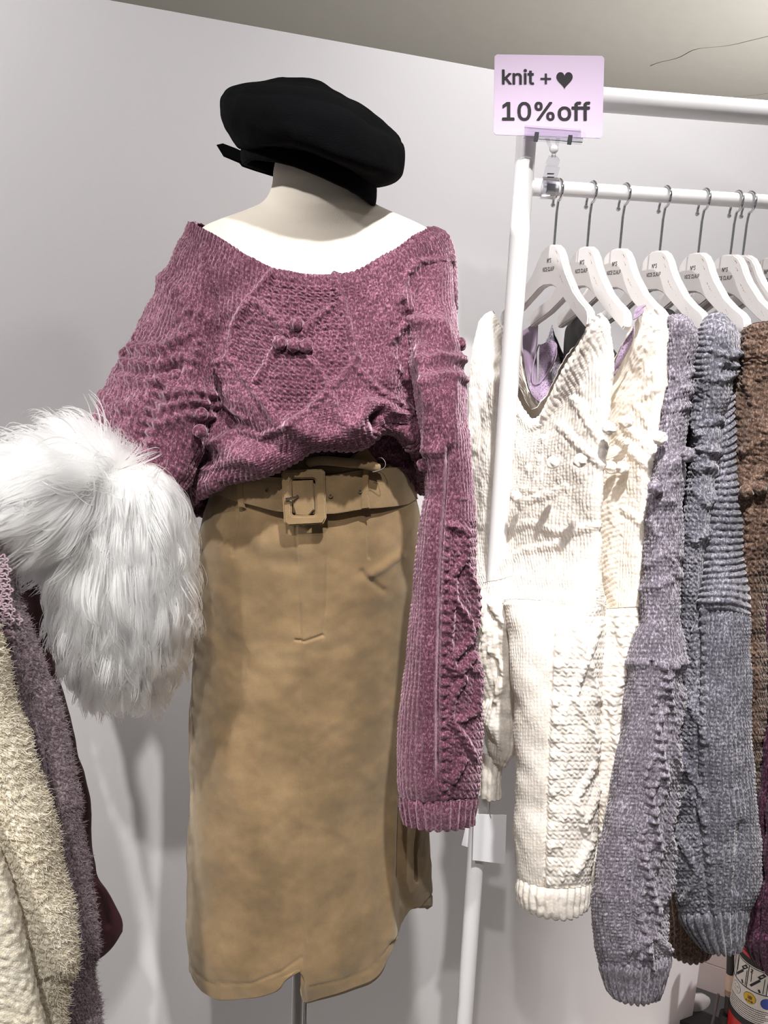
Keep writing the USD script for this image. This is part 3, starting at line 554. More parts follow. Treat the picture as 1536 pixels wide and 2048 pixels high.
rows = [([(440, 935), (640, 918), (815, 935)], K, K, .098, .09), ([(424, 985), (640, 985), (826, 985)], K, K, .104, .1), ([(406, 1040), (640, 1050), (838, 1040)], K, 1.23, .114, .11), ([(390, 1120), (640, 1130), (842, 1120)], K, 1.24, .124, .12), ([(386, 1250), (640, 1260), (842, 1250)], K, 1.26, .13, .12), ([(381, 1400), (842, 1400)], K, 1.28, .138, .11), ([(377, 1550), (848, 1550)], 1.22, 1.3, .148, .1), ([(375, 1680), (600, 1690), (858, 1650)], 1.21, 1.32, .158, .1), ([(374, 1800), (600, 1850), (760, 1800), (858, 1740)], 1.2, 1.33, .166, .1),
        ([(376, 1900), (420, 1945), (520, 1962), (600, 1945), (612, 1960), (700, 1925), (760, 1880), (788, 1825), (858, 1785)], 1.19, 1.34, .172, .1), ([(380, 1945), (402, 1982), (450, 1999), (520, 1992), (556, 1978), (572, 1958), (604, 1940), (608, 1993), (650, 1980), (700, 1966), (748, 1945), (770, 1905), (786, 1858), (806, 1822), (830, 1808), (858, 1812)], 1.19, 1.34, .172, .09, [(380, 1945), (560, 1860), (700, 1830), (858, 1812)]),
        ([(388, 1935), (410, 1968), (460, 1985), (520, 1978), (552, 1965), (570, 1948), (604, 1930), (610, 1980), (650, 1968), (700, 1955), (742, 1935), (764, 1895), (780, 1850), (806, 1815), (830, 1800), (852, 1802)], 1.195, 1.335, .162, .08, [(388, 1935), (560, 1852), (700, 1822), (852, 1802)])]
m, g = loft(rows, .0019, 3, sk_d, cap=(False, False), flat=.8); obj('skirt_panel', L_(m, osk), SUEDE, sk, True)
SKF = 1.118
rows = [([(556, 938), (585, 928), (600, 919), (612, 905), (624, 897), (636, 912), (648, 928), (690, 932), (705, 918), (718, 903), (730, 895), (744, 910), (760, 930)], 1.15, 1.15, .028, .0), ([(554, 950), (640, 944), (764, 946)], 1.15, 1.15, .032, .0), ([(556, 975), (640, 972), (762, 972)], 1.15, 1.15, .024, .0)]
m, g = loft(rows, .002, 2, lambda g: .002 * ns(g.P, 60, 3)); obj('waistband', L_(m, osk), SUEDE, sk, True)
fp = spline([at(614, 927, 1.105), at(632, 922, 1.1), at(690, 925, 1.098), at(735, 930, 1.102), at(758, 938, 1.112)], 30); fb = tube(fp, np.r_[.002, np.full(28, .0062), .0025], 14); obj('folded_edge', L_(fb, osk), SUEDE, sk, True)
for pts in ([(728, 928), (738, 927), (736, 990), (740, 1016), (722, 1018), (722, 990), (725, 950)], [(474, 950), (486, 950), (487, 1000), (491, 1016), (477, 1014), (474, 990)]):
    D = 1.1125 if pts[0][0] > 600 else 1.131
    obj('belt_loop', L_(plate(pts, D, .004, .0012), osk), SUEDE, sk)
obj('hanger_loop', L_(tube(spline([at(758, 916, 1.105), at(768, 920, 1.1), at(771, 930, 1.098), at(760, 940, 1.1), at(745, 944, 1.1)], 30), .0004, 6), osk), GREYP, sk)
belt = thing('belt', 'tan fabric belt with covered rectangular buckle around the skirt waist', 'belt', at(610, 990, MY)); obl = at(610, 990, MY)
def belt_d(g):
    e = np.minimum(g.T, g.tl - g.T); return -.0009 * np.exp(-((e - .005) / .0012) ** 2) + .0025 * ns(g.P, 25, 3)
rows = [([(425, 935), (500, 949), (565, 955), (650, 951), (727, 940), (790, 934), (826, 940)], K, K, .121, .11), ([(420, 960), (500, 978), (565, 990), (650, 990), (727, 980), (800, 972), (832, 968)], K, K, .127, .115), ([(418, 985), (500, 1010), (565, 1025), (654, 1029), (724, 1020), (812, 1010), (836, 998)], K, K, .126, .115), ([(420, 983), (500, 1006), (565, 1021), (654, 1024), (724, 1015), (810, 1005), (834, 995)], K, K, .119, .11)]
m, g = loft(rows, .0018, 2.5, belt_d, cap=(True, True)); obj('strap', L_(m, obl), SUEDE, belt, True)
hole = rrect(583.5, 957, 631, 1031, 6)
fr_o = [(563, 948), (569, 941), (644, 938), (650, 945), (653, 1036), (647, 1047), (577, 1051), (568, 1044)]
BYK = 1.0925
obj('buckle', L_(plate(np.array(Polygon(fr_o).buffer(-3).buffer(3, quad_segs=4).exterior.coords)[:-1], BYK, .0065, .0022, [hole]), obl), SUEDE, belt)
obj('tongue', L_(plate([(584, 962), (626, 960), (629, 1018), (616, 1032), (592, 1030), (586, 1010)], BYK + .002, .004, .0012), obl), SUEDE, belt)
obj('prong', L_(tube([at(571, 998.5, BYK - .0065), at(586, 996, BYK - .0065), at(597, 993, BYK - .001)], [.0016, .0017, .0011], 10), obl), CHROME, belt)
for x, y, D in ((533, 981, 1.1105), (595, 992, BYK - .0006), (661, 991, 1.0975), (720, 982, 1.1105)):
    tr = trimesh.creation.torus(.0024, .0008, 18, 8); obj('eyelet', L_(frame(tr, at(x, y, D), (1, 0, 0), (0, 0, 1), (0, -1, 0)), obl), SUEDE, belt)
    obj('punched_hole', L_(tube([at(x, y, D - .0002), at(x, y, D + .004)], .0016, 12), obl), INK, belt)

# ------------------------------------------------------------------ sweaters hanging on the rail
def hung(name, label, cat, x, y, D, **kw): o = at(x, y, D); return thing(name, label, cat, o, **kw), o
def flow(a=.006, sc=26, seed=0): return lambda g: a * ns(g.P, sc, seed)
def folds(g, specs):
    h = np.zeros(g.X.shape)
    for l, a, w in specs:
        d, al = dpoly(g.X, g.Y, l); h += a * np.exp(-(d / w) ** 2)
    return h * g.front
def bobbles(pts, m, parent, o, r=.0098, s0=0):
    for i, (x, y, D) in enumerate(pts): obj('bobble', L_(bobble_mesh(at(x, y, D), r, s0 + i), o), m, parent, True)
# cream sweater at the front
cs, ocs = hung('cable_knit_sweater', 'cream cable knit sweater nearest the rack post, with a blank white tag on its cuff', 'sweater', 1120, 1100, 1.35)
CA = [[(1185, 660), (1130, 760), (1090, 830)], [(1150, 800), (1215, 900)], [(1120, 850), (1205, 930)], [(1060, 1000), (1110, 985), (1130, 975)], [(1020, 1060), (1060, 1045), (1130, 1065), (1200, 1050)], [(1000, 1130), (1050, 1100), (1120, 1090)], [(990, 1165), (1040, 1150)], [(1090, 880), (1070, 980)], [(1060, 940), (1045, 1010)]]
CFAR = [[(985, 640), (965, 760), (975, 900), (962, 1050)], [(1000, 660), (985, 780), (1000, 900)], [(965, 660), (948, 780), (955, 900)]]
def ca_d(g):
    S, T = warp(g, .003, 50, 41)
    return knit(S, T, .008, .0068, .0022) + cable(g, CA + CFAR, 9, .0032, 22) * g.front + .011 * ns(g.P, 18, 42) + .003 * ns(g.P, 60, 43)
VA = [(985, 624), (1003, 660), (1020, 760), (1066, 838), (1108, 775), (1150, 695), (1180, 640), (1200, 627)]
VB = [(985, 624), (1008, 690), (1036, 775), (1066, 822), (1104, 770), (1150, 690), (1200, 627)]
rows = [(VA, 1.62, 1.2, .0, .03, VB), ([(962, 640), (996, 690), (1014, 775), (1064, 850), (1118, 785), (1165, 705), (1195, 655), (1217, 645)], 1.62, 1.19, .035, .05, VB), ([(945, 715), (1000, 795), (1064, 866), (1130, 805), (1224, 690)], 1.61, 1.19, .05, .06, [(945, 715), (1006, 810), (1066, 856), (1130, 800), (1224, 690)]), ([(938, 800), (1066, 890), (1219, 800)], 1.6, 1.19, .055, .06, [(938, 800), (1066, 885), (1219, 800)]), ([(934, 900), (1072, 940), (1210, 905)], 1.58, 1.2, .06, .06),
        ([(934, 1010), (1200, 1030)], 1.57, 1.2, .06, .07), ([(940, 1110), (1203, 1110)], 1.54, 1.2, .07, .08), ([(948, 1165), (1205, 1170)], 1.47, 1.2, .09, .08), ([(957, 1205), (1208, 1205)], 1.38, 1.2, .08, .08), ([(962, 1260), (1203, 1260)], 1.37, 1.23, .04, .07), ([(985, 1340), (1185, 1340)], 1.42, 1.26, .03, .05)]
m, g = loft(rows, .0019, 3, ca_d, cap=(False, True)); obj('body', L_(m, ocs), CREAM, cs, True)
def cas_d(g):
    S, T = warp(g, .002, 50, 45); x = g.X
    mid = np.interp(g.Y, [1210, 1500, 1770], [1120, 1108, 1100])
    h = np.where(x < mid - 14, knit(S, T, .006, .006, .0016), purl(S, T, .010, .0075, .0024))
    rope = np.exp(-((x - mid) / 9) ** 2) * (.5 + .5 * np.cos(2 * np.pi * g.Y / 36)) + .7 * np.exp(-((x - mid - 22 - 6 * np.sin(g.Y / 18.)) / 5) ** 2)
    h = h + .0035 * rope + cable(g, [[(1195, 1250), (1165, 1330), (1150, 1400), (1185, 1470), (1190, 1520), (1150, 1600), (1180, 1680), (1150, 1740)], [(1150, 1260), (1180, 1340), (1195, 1400)], [(1200, 1560), (1165, 1650)]], 8, .006, 20)
    h -= .006 * np.exp(-((x - mid + 12) / 3) ** 2)
    h += .002 * np.exp(-((g.T - .014) / .004) ** 2)
    return h + .010 * ns(g.P, 20, 46)
rows = [([(1010, 1200), (1110, 1202), (1206, 1190)], 1.29, 1.22, .05, .05), ([(1013, 1222), (1110, 1226), (1208, 1208)], 1.27, 1.2, .065, .05), ([(1016, 1245), (1207, 1232)], 1.25, 1.2, .066, .05), ([(1022, 1320), (1204, 1320)], 1.21, 1.19, .062, .05), ([(1028, 1450), (1199, 1450)], 1.2, 1.19, .06, .05), ([(1030, 1600), (1192, 1600)], 1.2, 1.19, .058, .05), ([(1030, 1690), (1187, 1700)], 1.2, 1.19, .056, .05), ([(1040, 1752), (1110, 1768), (1180, 1764)], 1.2, 1.19, .05, .045), ([(1044, 1764), (1110, 1782), (1176, 1774)], 1.2, 1.19, .044, .04)]
m, g = loft(rows, .0018, 3, cas_d); obj('sleeve', L_(m, ocs), CREAM, cs, True)
def cuf(w=.0125, a=.004): return lambda g: rib(g.S, g.T, w, a, .006) + .004 * ns(g.P, 60, 4)
rows = [([(1040, 1756), (1110, 1775), (1178, 1768)], 1.2, 1.19, .048, .045), ([(1037, 1775), (1110, 1795), (1178, 1782)], 1.2, 1.19, .052, .046), ([(1040, 1800), (1110, 1822), (1175, 1806)], 1.2, 1.19, .05, .045), ([(1044, 1808), (1080, 1830), (1130, 1837), (1170, 1820)], 1.2, 1.19, .044, .04)]
m, g = loft(rows, .0018, 3, cuf()); obj('cuff', L_(m, ocs), CREAM, cs, True)
def cfs_d(g):
    S, T = warp(g, .0025, 50, 47)
    return knit(S, T, .009, .007, .0032) + cable(g, [[(985, 1210), (1010, 1250), (985, 1300), (1010, 1350), (990, 1400)], [(965, 1190), (975, 1260), (965, 1330)]], 8, .007, 18) + folds(g, [([(1000, 1260), (990, 1330), (975, 1400)], -.012, 9), ([(1015, 1240), (1022, 1330)], .008, 10), ([(985, 1430), (1000, 1490)], .006, 12)]) + .014 * ns(g.P, 26, 48)
rows = [([(966, 1165), (1030, 1150)], 1.36, 1.33, .03, .03), ([(958, 1230), (1034, 1220)], 1.35, 1.32, .05, .04), ([(957, 1320), (1034, 1310)], 1.35, 1.32, .052, .04), ([(962, 1410), (1036, 1410)], 1.35, 1.32, .05, .04), ([(972, 1480), (1030, 1490)], 1.35, 1.33, .04, .04), ([(982, 1522), (1010, 1535)], 1.36, 1.34, .022, .03)]
m, g = loft(rows, .0022, 3, cfs_d); obj('sleeve', L_(m, ocs), CREAM, cs, True)
rows = [([(958, 1500), (1000, 1520)], 1.38, 1.37, .03, .03), ([(956, 1545), (998, 1560)], 1.38, 1.37, .03, .03), ([(956, 1585), (982, 1602), (998, 1598)], 1.38, 1.37, .022, .025)]
m, g = loft(rows, .0022, 3, cuf(.011, .004)); obj('cuff', L_(m, ocs), CREAM, cs, True)
bobbles([(1160, 921, 1.145), (1106, 925, 1.215), (1218, 856, 1.16), (1032, 992, 1.33)], CREAM, cs, ocs, .0092, 30)
# the tags
for lab, pts, D, y0 in (('blank white price tag hanging below the cream cuff', [(948, 1628), (1013, 1630), (1010, 1728), (945, 1720)], 1.37, 1600), ('narrow white tag behind the blank price tag', [(936, 1632), (949, 1634), (944, 1697), (923, 1690)], 1.405, 1606)):
    tg, otg = hung('price_tag', lab, 'tag', pts[0][0], pts[0][1], D)
    obj('card', L_(plate(pts, D, .0012, .0002), otg), WHITECARD, tg)
    cx = pts[0][0] + (33 if D < 1.4 else 6)
    obj('cord', L_(tube(spline([at(982 if D < 1.4 else 962, y0 - 15, D + .01), at(cx - 2, y0 + 10, D - .002), at(cx + 1, pts[0][1] + 8, D - .002)], 16), .0006, 6), otg), GREYP, tg)
# second cream sweater
c2, oc2 = hung('cable_knit_sweater', 'second cream cable knit sweater on the rail, squeezed beside the lavender one', 'sweater', 1240, 1100, 1.3)
CB = [[(1320, 640), (1280, 720), (1230, 800)], [(1300, 650), (1265, 740)], [(1310, 740), (1265, 790), (1230, 860)], [(1330, 770), (1270, 800), (1300, 850)], [(1250, 850), (1312, 905)], [(1240, 880), (1305, 935)], [(1225, 960), (1235, 1060), (1215, 1150)], [(1250, 1020), (1290, 1050)]]
def cb_d(g):
    S, T = warp(g, .003, 50, 51)
    return np.where(g.X < np.interp(g.Y, [620, 900, 1200], [1300, 1255, 1235]), hcords(T + .25 * (g.S - g.mid), .0085, .0024), knit(S, T, .008, .0068, .0022)) * g.front + cable(g, CB, 9, .0032, 22) * g.front + .011 * ns(g.P, 18, 52) + .003 * ns(g.P, 60, 53)
VA2 = [(1034, 640), (1040, 690), (1054, 770), (1084, 812), (1150, 836), (1210, 765), (1262, 665), (1285, 628), (1312, 617)]
VB2 = [(1034, 640), (1042, 700), (1060, 775), (1100, 812), (1160, 815), (1220, 730), (1262, 660), (1312, 617)]
rows = [(VA2, 1.64, 1.22, 0, .03, VB2), ([(1030, 665), (1042, 720), (1062, 800), (1100, 842), (1160, 855), (1218, 780), (1272, 690), (1300, 650), (1334, 645)], 1.64, 1.21, .03, .05, VB2), ([(1030, 740), (1056, 810), (1100, 860), (1164, 870), (1240, 790), (1337, 700)], 1.63, 1.21, .05, .05, [(1030, 740), (1056, 810), (1100, 850), (1164, 860), (1240, 780), (1337, 700)]), ([(1035, 840), (1160, 900), (1325, 810)], 1.62, 1.21, .055, .06, [(1035, 840), (1160, 890), (1325, 810)]), ([(1040, 940), (1311, 910)], 1.6, 1.21, .06, .06), ([(1060, 1060), (1297, 1050)], 1.55, 1.22, .06, .06), ([(1080, 1200), (1287, 1205)], 1.5, 1.22, .06, .06), ([(1110, 1340), (1265, 1340)], 1.45, 1.26, .03, .05)]
m, g = loft(rows, .002, 3, cb_d, cap=(False, True)); obj('body', L_(m, oc2), CREAM, c2, True)
def cbs_d(g):
    S, T = warp(g, .002, 50, 55)
    return purl(S, T, .011, .008, .0026) + cable(g, [[(1235, 1230), (1250, 1330), (1225, 1420), (1240, 1520), (1215, 1640)], [(1270, 1230), (1255, 1320), (1225, 1400)], [(1215, 1220), (1210, 1400), (1200, 1600)]], 8, .006, 20) - .007 * np.exp(-((g.X - np.interp(g.Y, [1210, 1700], [1203, 1190])) / 3) ** 2) + .01 * ns(g.P, 20, 56)
rows = [([(1190, 1218), (1288, 1212)], 1.25, 1.22, .045, .05), ([(1186, 1300), (1282, 1300)], 1.25, 1.22, .05, .05), ([(1182, 1450), (1268, 1450)], 1.25, 1.22, .05, .05), ([(1178, 1600), (1256, 1600)], 1.25, 1.22, .05, .05), ([(1172, 1730), (1245, 1735)], 1.25, 1.22, .045, .05)]
m, g = loft(rows, .002, 3, cbs_d); obj('sleeve', L_(m, oc2), CREAM, c2, True)
rows = [([(1174, 1722), (1244, 1726)], 1.25, 1.22, .045, .05), ([(1174, 1760), (1240, 1765)], 1.25, 1.22, .045, .05), ([(1178, 1798), (1232, 1806)], 1.25, 1.22, .04, .04)]
m, g = loft(rows, .0022, 3, cuf()); obj('cuff', L_(m, oc2), CREAM, c2, True)
bobbles([(1320, 876, 1.165), (1222, 935, 1.25), (1246, 935, 1.225), (1252, 843, 1.215)], CREAM, c2, oc2, .0096, 40)
# lilac lace camisole tucked into the second cream sweater
lc, olc = hung('lace_camisole', 'lilac lace camisole showing in the necks of the two cream sweaters', 'camisole', 1085, 700, 1.5)
def strip(L, R, Ds, th=.0012, n=40, ruf=.004):
    Lp = np.array([at(x, y, d) for (x, y), d in zip(L, Ds)]); Rp = np.array([at(x, y, d) for (x, y), d in zip(R, Ds)])
    t = np.linspace(0, 1, len(L)); q = np.linspace(0, 1, n); Lq, Rq = CubicSpline(t, Lp)(q), CubicSpline(t, Rp)(q)
    k = np.linspace(0, 1, 9); P = Lq[:, None] + (Rq - Lq)[:, None] * k[None, :, None]
    P = P + np.array([0, 1, 0]) * (ruf * np.sin(k * 5.5)[None] * np.sin(q * 9)[:, None] - .004 * np.sin(np.pi * k)[None])[..., None]
    du, dv = np.gradient(P, axis=1), np.gradient(P, axis=0); N = np.cross(du, dv); N /= np.linalg.norm(N, axis=2, keepdims=True)
    V = np.concatenate([(P + N * th / 2).reshape(-1, 3), (P - N * th / 2).reshape(-1, 3)]); M = n * 9; f = []
    i, j = np.meshgrid(np.arange(n - 1), np.arange(8), indexing='ij'); a = (i * 9 + j).ravel()
    f += [np.stack([a, a + 1, a + 10, a + 9], 1), np.stack([a + M, a + 9 + M, a + 10 + M, a + 1 + M], 1)]
    b = np.r_[np.arange(9), np.arange(1, n) * 9 + 8, (n - 1) * 9 + np.arange(7, -1, -1), np.arange(n - 2, 0, -1) * 9]; b2 = np.roll(b, -1)
    f.append(np.stack([b, b + M, b2 + M, b2], 1)); q4 = np.vstack(f)
    return trimesh.Trimesh(V, np.vstack([q4[:, [0, 1, 2]], q4[:, [0, 2, 3]]]), process=False)
obj('strap_band', L_(strip([(1046, 662), (1046, 700), (1052, 740), (1064, 775)], [(1077, 640), (1074, 700), (1074, 740), (1068, 775)], [1.6, 1.56, 1.53, 1.5]), olc), SATIN, lc, True)
obj('lace_cup', L_(strip([(1079, 690), (1078, 730), (1078, 760), (1080, 790)], [(1098, 682), (1113, 700), (1100, 740), (1094, 775)], [1.54, 1.52, 1.5, 1.48], ruf=.008), olc), LACE, lc, True)
obj('lace_cup', L_(strip([(1060, 765), (1062, 785), (1074, 800), (1090, 808)], [(1072, 770), (1100, 760), (1106, 775), (1098, 800)], [1.5, 1.48, 1.46, 1.44], ruf=.006), olc), LACE, lc, True)
obj('ruffle_edge', L_(joined(tube(spline([at(1078, 690, 1.535), at(1066, 735, 1.51), at(1072, 770, 1.485), at(1080, 766, 1.48)], 24), .0012, 6), tube(spline([at(1098, 682, 1.535), at(1113, 700, 1.515), at(1102, 735, 1.495), at(1078, 768, 1.48)], 24), .0014, 6)), olc), SATIN, lc, True)
obj('strap', L_(strip([(1266, 640), (1270, 622), (1277, 612)], [(1284, 628), (1288, 616), (1291, 610)], [1.225, 1.235, 1.25]), olc), SATIN, lc, True)
obj('lace_side', L_(strip([(1262, 665), (1240, 700), (1228, 735), (1222, 760)], [(1268, 645), (1262, 690), (1246, 720), (1228, 750)], [1.22, 1.24, 1.25, 1.26]), olc), LACE, lc, True)
# black top seen between the sweaters
bt_, obt = hung('black_top', 'black velvet top seen through the neck of the front cream sweater', 'top', 1140, 700, 1.5)
rows = [([(1140, 640), (1166, 620)], 1.62, 1.5, .01, .02), ([(1128, 665), (1180, 640)], 1.62, 1.45, .03, .03), ([(1126, 760), (1240, 720)], 1.6, 1.4, .03, .03), ([(1130, 900), (1290, 880)], 1.58, 1.36, .03, .03), ([(1140, 1100), (1290, 1100)], 1.56, 1.36, .03, .03)]
m, g = loft(rows, .006, 2, flow(.008, 20, 3)); obj('body', L_(m, obt), BLACKCLOTH, bt_, True)
bs_, obs = hung('black_top', 'black top whose rounded shoulder shows behind the lavender sweater', 'top', 1336, 640, 1.3)
rows = [([(1322, 622), (1338, 618), (1352, 628)], 1.3, 1.27, .012, .02), ([(1312, 650), (1362, 650)], 1.32, 1.26, .02, .03), ([(1300, 760), (1352, 760)], 1.36, 1.27, .02, .03), ([(1296, 900), (1340, 900)], 1.38, 1.3, .02, .03), ([(1290, 1200), (1330, 1200)], 1.38, 1.3, .02, .03)]
m, g = loft(rows, .006, 2, flow(.006, 20, 4)); obj('body', L_(m, obs), BLACKCLOTH, bs_, True)
# lavender grey sweater
c3, oc3 = hung('cable_knit_sweater', 'lavender grey chenille sweater whose long sleeve hangs lowest of all on the rail', 'sweater', 1300, 1300, 1.25)
def lv_d(g):
    S, T = warp(g, .0015, 55, 61); x, Y = g.X, g.Y
    lo = Y > 1322
    c = np.interp(Y, [620, 900, 1320, 1500, 1700, 1900], [1360, 1345, 1320, 1305, 1285, 1280])
    h = knit(S, T, .0074, .0064, .0044)
    h = np.where((x > c + 34) & lo, purl(S, T, .0095, .0066, .0034), h)
    ln = [[(1338, 740), (1360, 760), (1382, 740)], [(1340, 800), (1365, 770), (1380, 790)], [(1330, 820), (1372, 812)], [(1315, 960), (1340, 925), (1368, 905)], [(1305, 1000), (1345, 960)], [(1300, 1130), (1335, 1100), (1362, 1115)], [(1300, 1040), (1330, 1090), (1355, 1150)], [(1290, 1180), (1340, 1160)]]
    h = h + cable(g, ln, 8, .0036, 18)
    for off, ph in ((0, 0), (22, 2.2), (12, 4.1)):
        h += lo * .0055 * np.exp(-((x - c - off - 9 * np.sin(Y / 21. + ph)) / 6) ** 2) * (.7 + .3 * np.cos(2 * np.pi * Y / 18))
    h += cable(g, [[(1365, 1380), (1345, 1480), (1358, 1560), (1335, 1660), (1350, 1740), (1310, 1830)], [(1300, 1850), (1330, 1780), (1345, 1700)], [(1260, 1900), (1300, 1860), (1335, 1900)]], 8, .006, 18) * lo
    h -= lo * .006 * np.exp(-((x - c + 16) / 3) ** 2)
    h += .004 * np.exp(-((Y - 1326) / 9) ** 2)
    h += folds(g, [([(1360, 660), (1352, 760), (1345, 900)], -.006, 8), ([(1340, 930), (1330, 1000)], .008, 14), ([(1350, 640), (1360, 660)], .004, 12)])
    return h + .009 * ns(g.P, 24, 62)
LY = 1.235
rows = [([(1346, 638), (1358, 632), (1370, 636)], LY, LY, .015, .02), ([(1336, 660), (1384, 658)], LY, LY, .034, .04), ([(1334, 700), (1391, 692)], LY, LY, .038, .04), ([(1334, 750), (1382, 735)], 1.23, LY, .036, .04), ([(1326, 830), (1375, 815)], 1.22, 1.23, .036, .04), ([(1312, 914), (1368, 900)], 1.21, 1.22, .038, .04), ([(1300, 1000), (1364, 1000)], 1.2, 1.21, .042, .04), ([(1289, 1110), (1361, 1110)], 1.2, 1.2, .044, .042), ([(1283, 1220), (1357, 1220)], 1.19, 1.19, .045, .044), ([(1262, 1310), (1367, 1305)], 1.18, 1.18, .05, .045), ([(1259, 1332), (1368, 1326)], 1.18, 1.18, .052, .045), ([(1252, 1400), (1361, 1400)], 1.18, 1.18, .052, .046), ([(1237, 1510), (1361, 1510)], 1.17, 1.17, .055, .048),
        ([(1220, 1610), (1350, 1610)], 1.17, 1.17, .056, .048), ([(1200, 1710), (1344, 1710)], 1.17, 1.17, .057, .05), ([(1187, 1800), (1336, 1800)], 1.17, 1.17, .057, .05), ([(1190, 1870), (1334, 1870)], 1.17, 1.17, .056, .05), ([(1200, 1925), (1338, 1915)], 1.17, 1.17, .05, .045), ([(1212, 1945), (1332, 1938)], 1.17, 1.17, .042, .04)]
m, g = loft(rows, .0017, 3, lv_d); obj('sleeve', L_(m, oc3), LAV, c3, True)
rows = [([(1210, 1905), (1330, 1900)], 1.17, 1.17, .034, .034), ([(1204, 1930), (1270, 1944), (1338, 1924)], 1.17, 1.17, .05, .044), ([(1208, 1950), (1270, 1968), (1332, 1944)], 1.17, 1.17, .045, .04), ([(1218, 1978), (1270, 1994), (1324, 1972)], 1.17, 1.17, .043, .04), ([(1230, 1994), (1272, 2006), (1314, 1998)], 1.17, 1.17, .036, .035)]
m, g = loft(rows, .0018, 3, cuf(.0125, .0045)); obj('cuff', L_(m, oc3), LAV, c3, True)
VC = [(1104, 650), (1120, 720), (1160, 800), (1200, 815), (1260, 760), (1310, 680), (1350, 640)]; VCb = [(1104, 650), (1160, 735), (1230, 725), (1350, 640)]
rows = [(VC, 1.65, 1.27, 0, .03, VCb), ([(1095, 680), (1160, 825), (1205, 838), (1270, 775), (1340, 690)], 1.65, 1.28, .03, .04, VCb), ([(1095, 800), (1330, 800)], 1.64, 1.29, .03, .04), ([(1110, 1000), (1320, 1000)], 1.62, 1.29, .03, .04), ([(1130, 1300), (1320, 1300)], 1.58, 1.3, .03, .04)]
m, g = loft(rows, .003, 3, lambda g: knit(g.S, g.T, .009, .007, .003) + .01 * ns(g.P, 20, 65), cap=(False, True)); obj('body', L_(m, oc3), LAV, c3, True)
bobbles([(1373, 909, 1.18), (1311, 975, 1.155)], LAV, c3, oc3, .0108, 50)
# slate grey sweater
c4, oc4 = hung('cable_knit_sweater', 'slate grey chenille sweater with a broad sleeve hanging right of the lavender one', 'sweater', 1430, 1300, 1.25)
def sa_d(g):
    S, T = warp(g, .0015, 55, 71); x, Y = g.X, g.Y
    c = np.interp(Y, [620, 800, 950, 1200], [1432, 1418, 1405, 1390])
    h = np.where(x < c, hcords(T, .0085, .0032) * (Y < 760) + purl(S, T, .009, .0065, .0034) * (Y >= 760), knit(S, T, .0082, .0068, .0036))
    h += cable(g, [[(1425, 700), (1450, 715), (1470, 705)], [(1428, 745), (1440, 760), (1466, 745)], [(1425, 760), (1440, 720), (1462, 730)], [(1405, 850), (1435, 838), (1452, 845)], [(1404, 900), (1440, 905)], [(1395, 940), (1420, 930), (1436, 950)], [(1395, 770), (1390, 820), (1400, 870)], [(1390, 980), (1410, 1010), (1425, 990)], [(1388, 1080), (1410, 1060), (1418, 1090)]], 8, .0062, 18)
    return h + folds(g, [([(1430, 650), (1420, 760), (1410, 860)], -.006, 7), ([(1440, 640), (1450, 700)], .004, 14), ([(1420, 870), (1420, 890)], .006, 20)]) + .009 * ns(g.P, 24, 72)
SY4 = 1.252
rows = [([(1412, 636), (1428, 627), (1444, 634)], SY4, SY4, .015, .02), ([(1398, 662), (1468, 656)], SY4, SY4, .036, .04), ([(1392, 690), (1474, 690)], SY4, SY4, .042, .04), ([(1389, 740), (1466, 740)], SY4, SY4, .042, .04), ([(1389, 800), (1459, 795)], 1.265, SY4, .042, .04), ([(1386, 870), (1449, 850)], 1.26, 1.265, .04, .04), ([(1378, 940), (1438, 940)], 1.25, 1.26, .04, .04), ([(1366, 1050), (1424, 1050)], 1.24, 1.25, .04, .04), ([(1360, 1200), (1404, 1200)], 1.24, 1.25, .036, .04), ([(1358, 1330), (1392, 1330)], 1.25, 1.26, .03, .03)]
m, g = loft(rows, .0017, 3, sa_d); obj('shoulder', L_(m, oc4), SLATE, c4, True)
def sb_d(g): return hcords(g.T + .12 * g.S, .0105, .0052) + .006 * ns(g.P, 30, 73)
rows = [([(1448, 790), (1462, 785)], 1.265, 1.27, .01, .02), ([(1440, 850), (1466, 835)], 1.255, 1.265, .018, .02), ([(1434, 930), (1472, 925)], 1.25, 1.26, .024, .03), ([(1420, 1040), (1482, 1050)], 1.24, 1.25, .03, .03), ([(1408, 1150), (1490, 1150)], 1.23, 1.24, .036, .03), ([(1400, 1203), (1450, 1206), (1496, 1226)], 1.22, 1.23, .042, .03), ([(1402, 1216), (1450, 1220), (1496, 1238)], 1.22, 1.23, .03, .03)]
m, g = loft(rows, .0018, 3, sb_d); obj('side_panel', L_(m, oc4), SLATE, c4, True)
def ss_d(g):
    S, T = warp(g, .0014, 55, 75); x, Y = g.X, g.Y
    c = np.interp(Y, [1200, 1400, 1600, 1830], [1412, 1408, 1403, 1430])
    h = np.where(x < c, purl(S, T, .0095, .0068, .0036), knit(S, T, .0085, .0066, .0046))
    h += cable(g, [[(1412, 1210), (1375, 1330), (1362, 1420)], [(1380, 1395), (1400, 1440), (1412, 1480)], [(1385, 1390), (1368, 1450), (1362, 1500)], [(1362, 1505), (1390, 1560), (1408, 1590)], [(1385, 1575), (1362, 1620)], [(1385, 1580), (1410, 1640)], [(1355, 1660), (1380, 1710), (1400, 1750)], [(1400, 1740), (1370, 1800)]], 8, .0065, 19)
    h += .004 * np.exp(-((x - c) / 6) ** 2) * (.6 + .4 * np.cos(2 * np.pi * Y / 20)) - .006 * np.exp(-((x - c + 10) / 4) ** 2)
    return h + folds(g, [([(1480, 1650), (1475, 1780)], -.008, 9), ([(1440, 1300), (1440, 1700)], .006, 30)]) + .008 * ns(g.P, 20, 76)
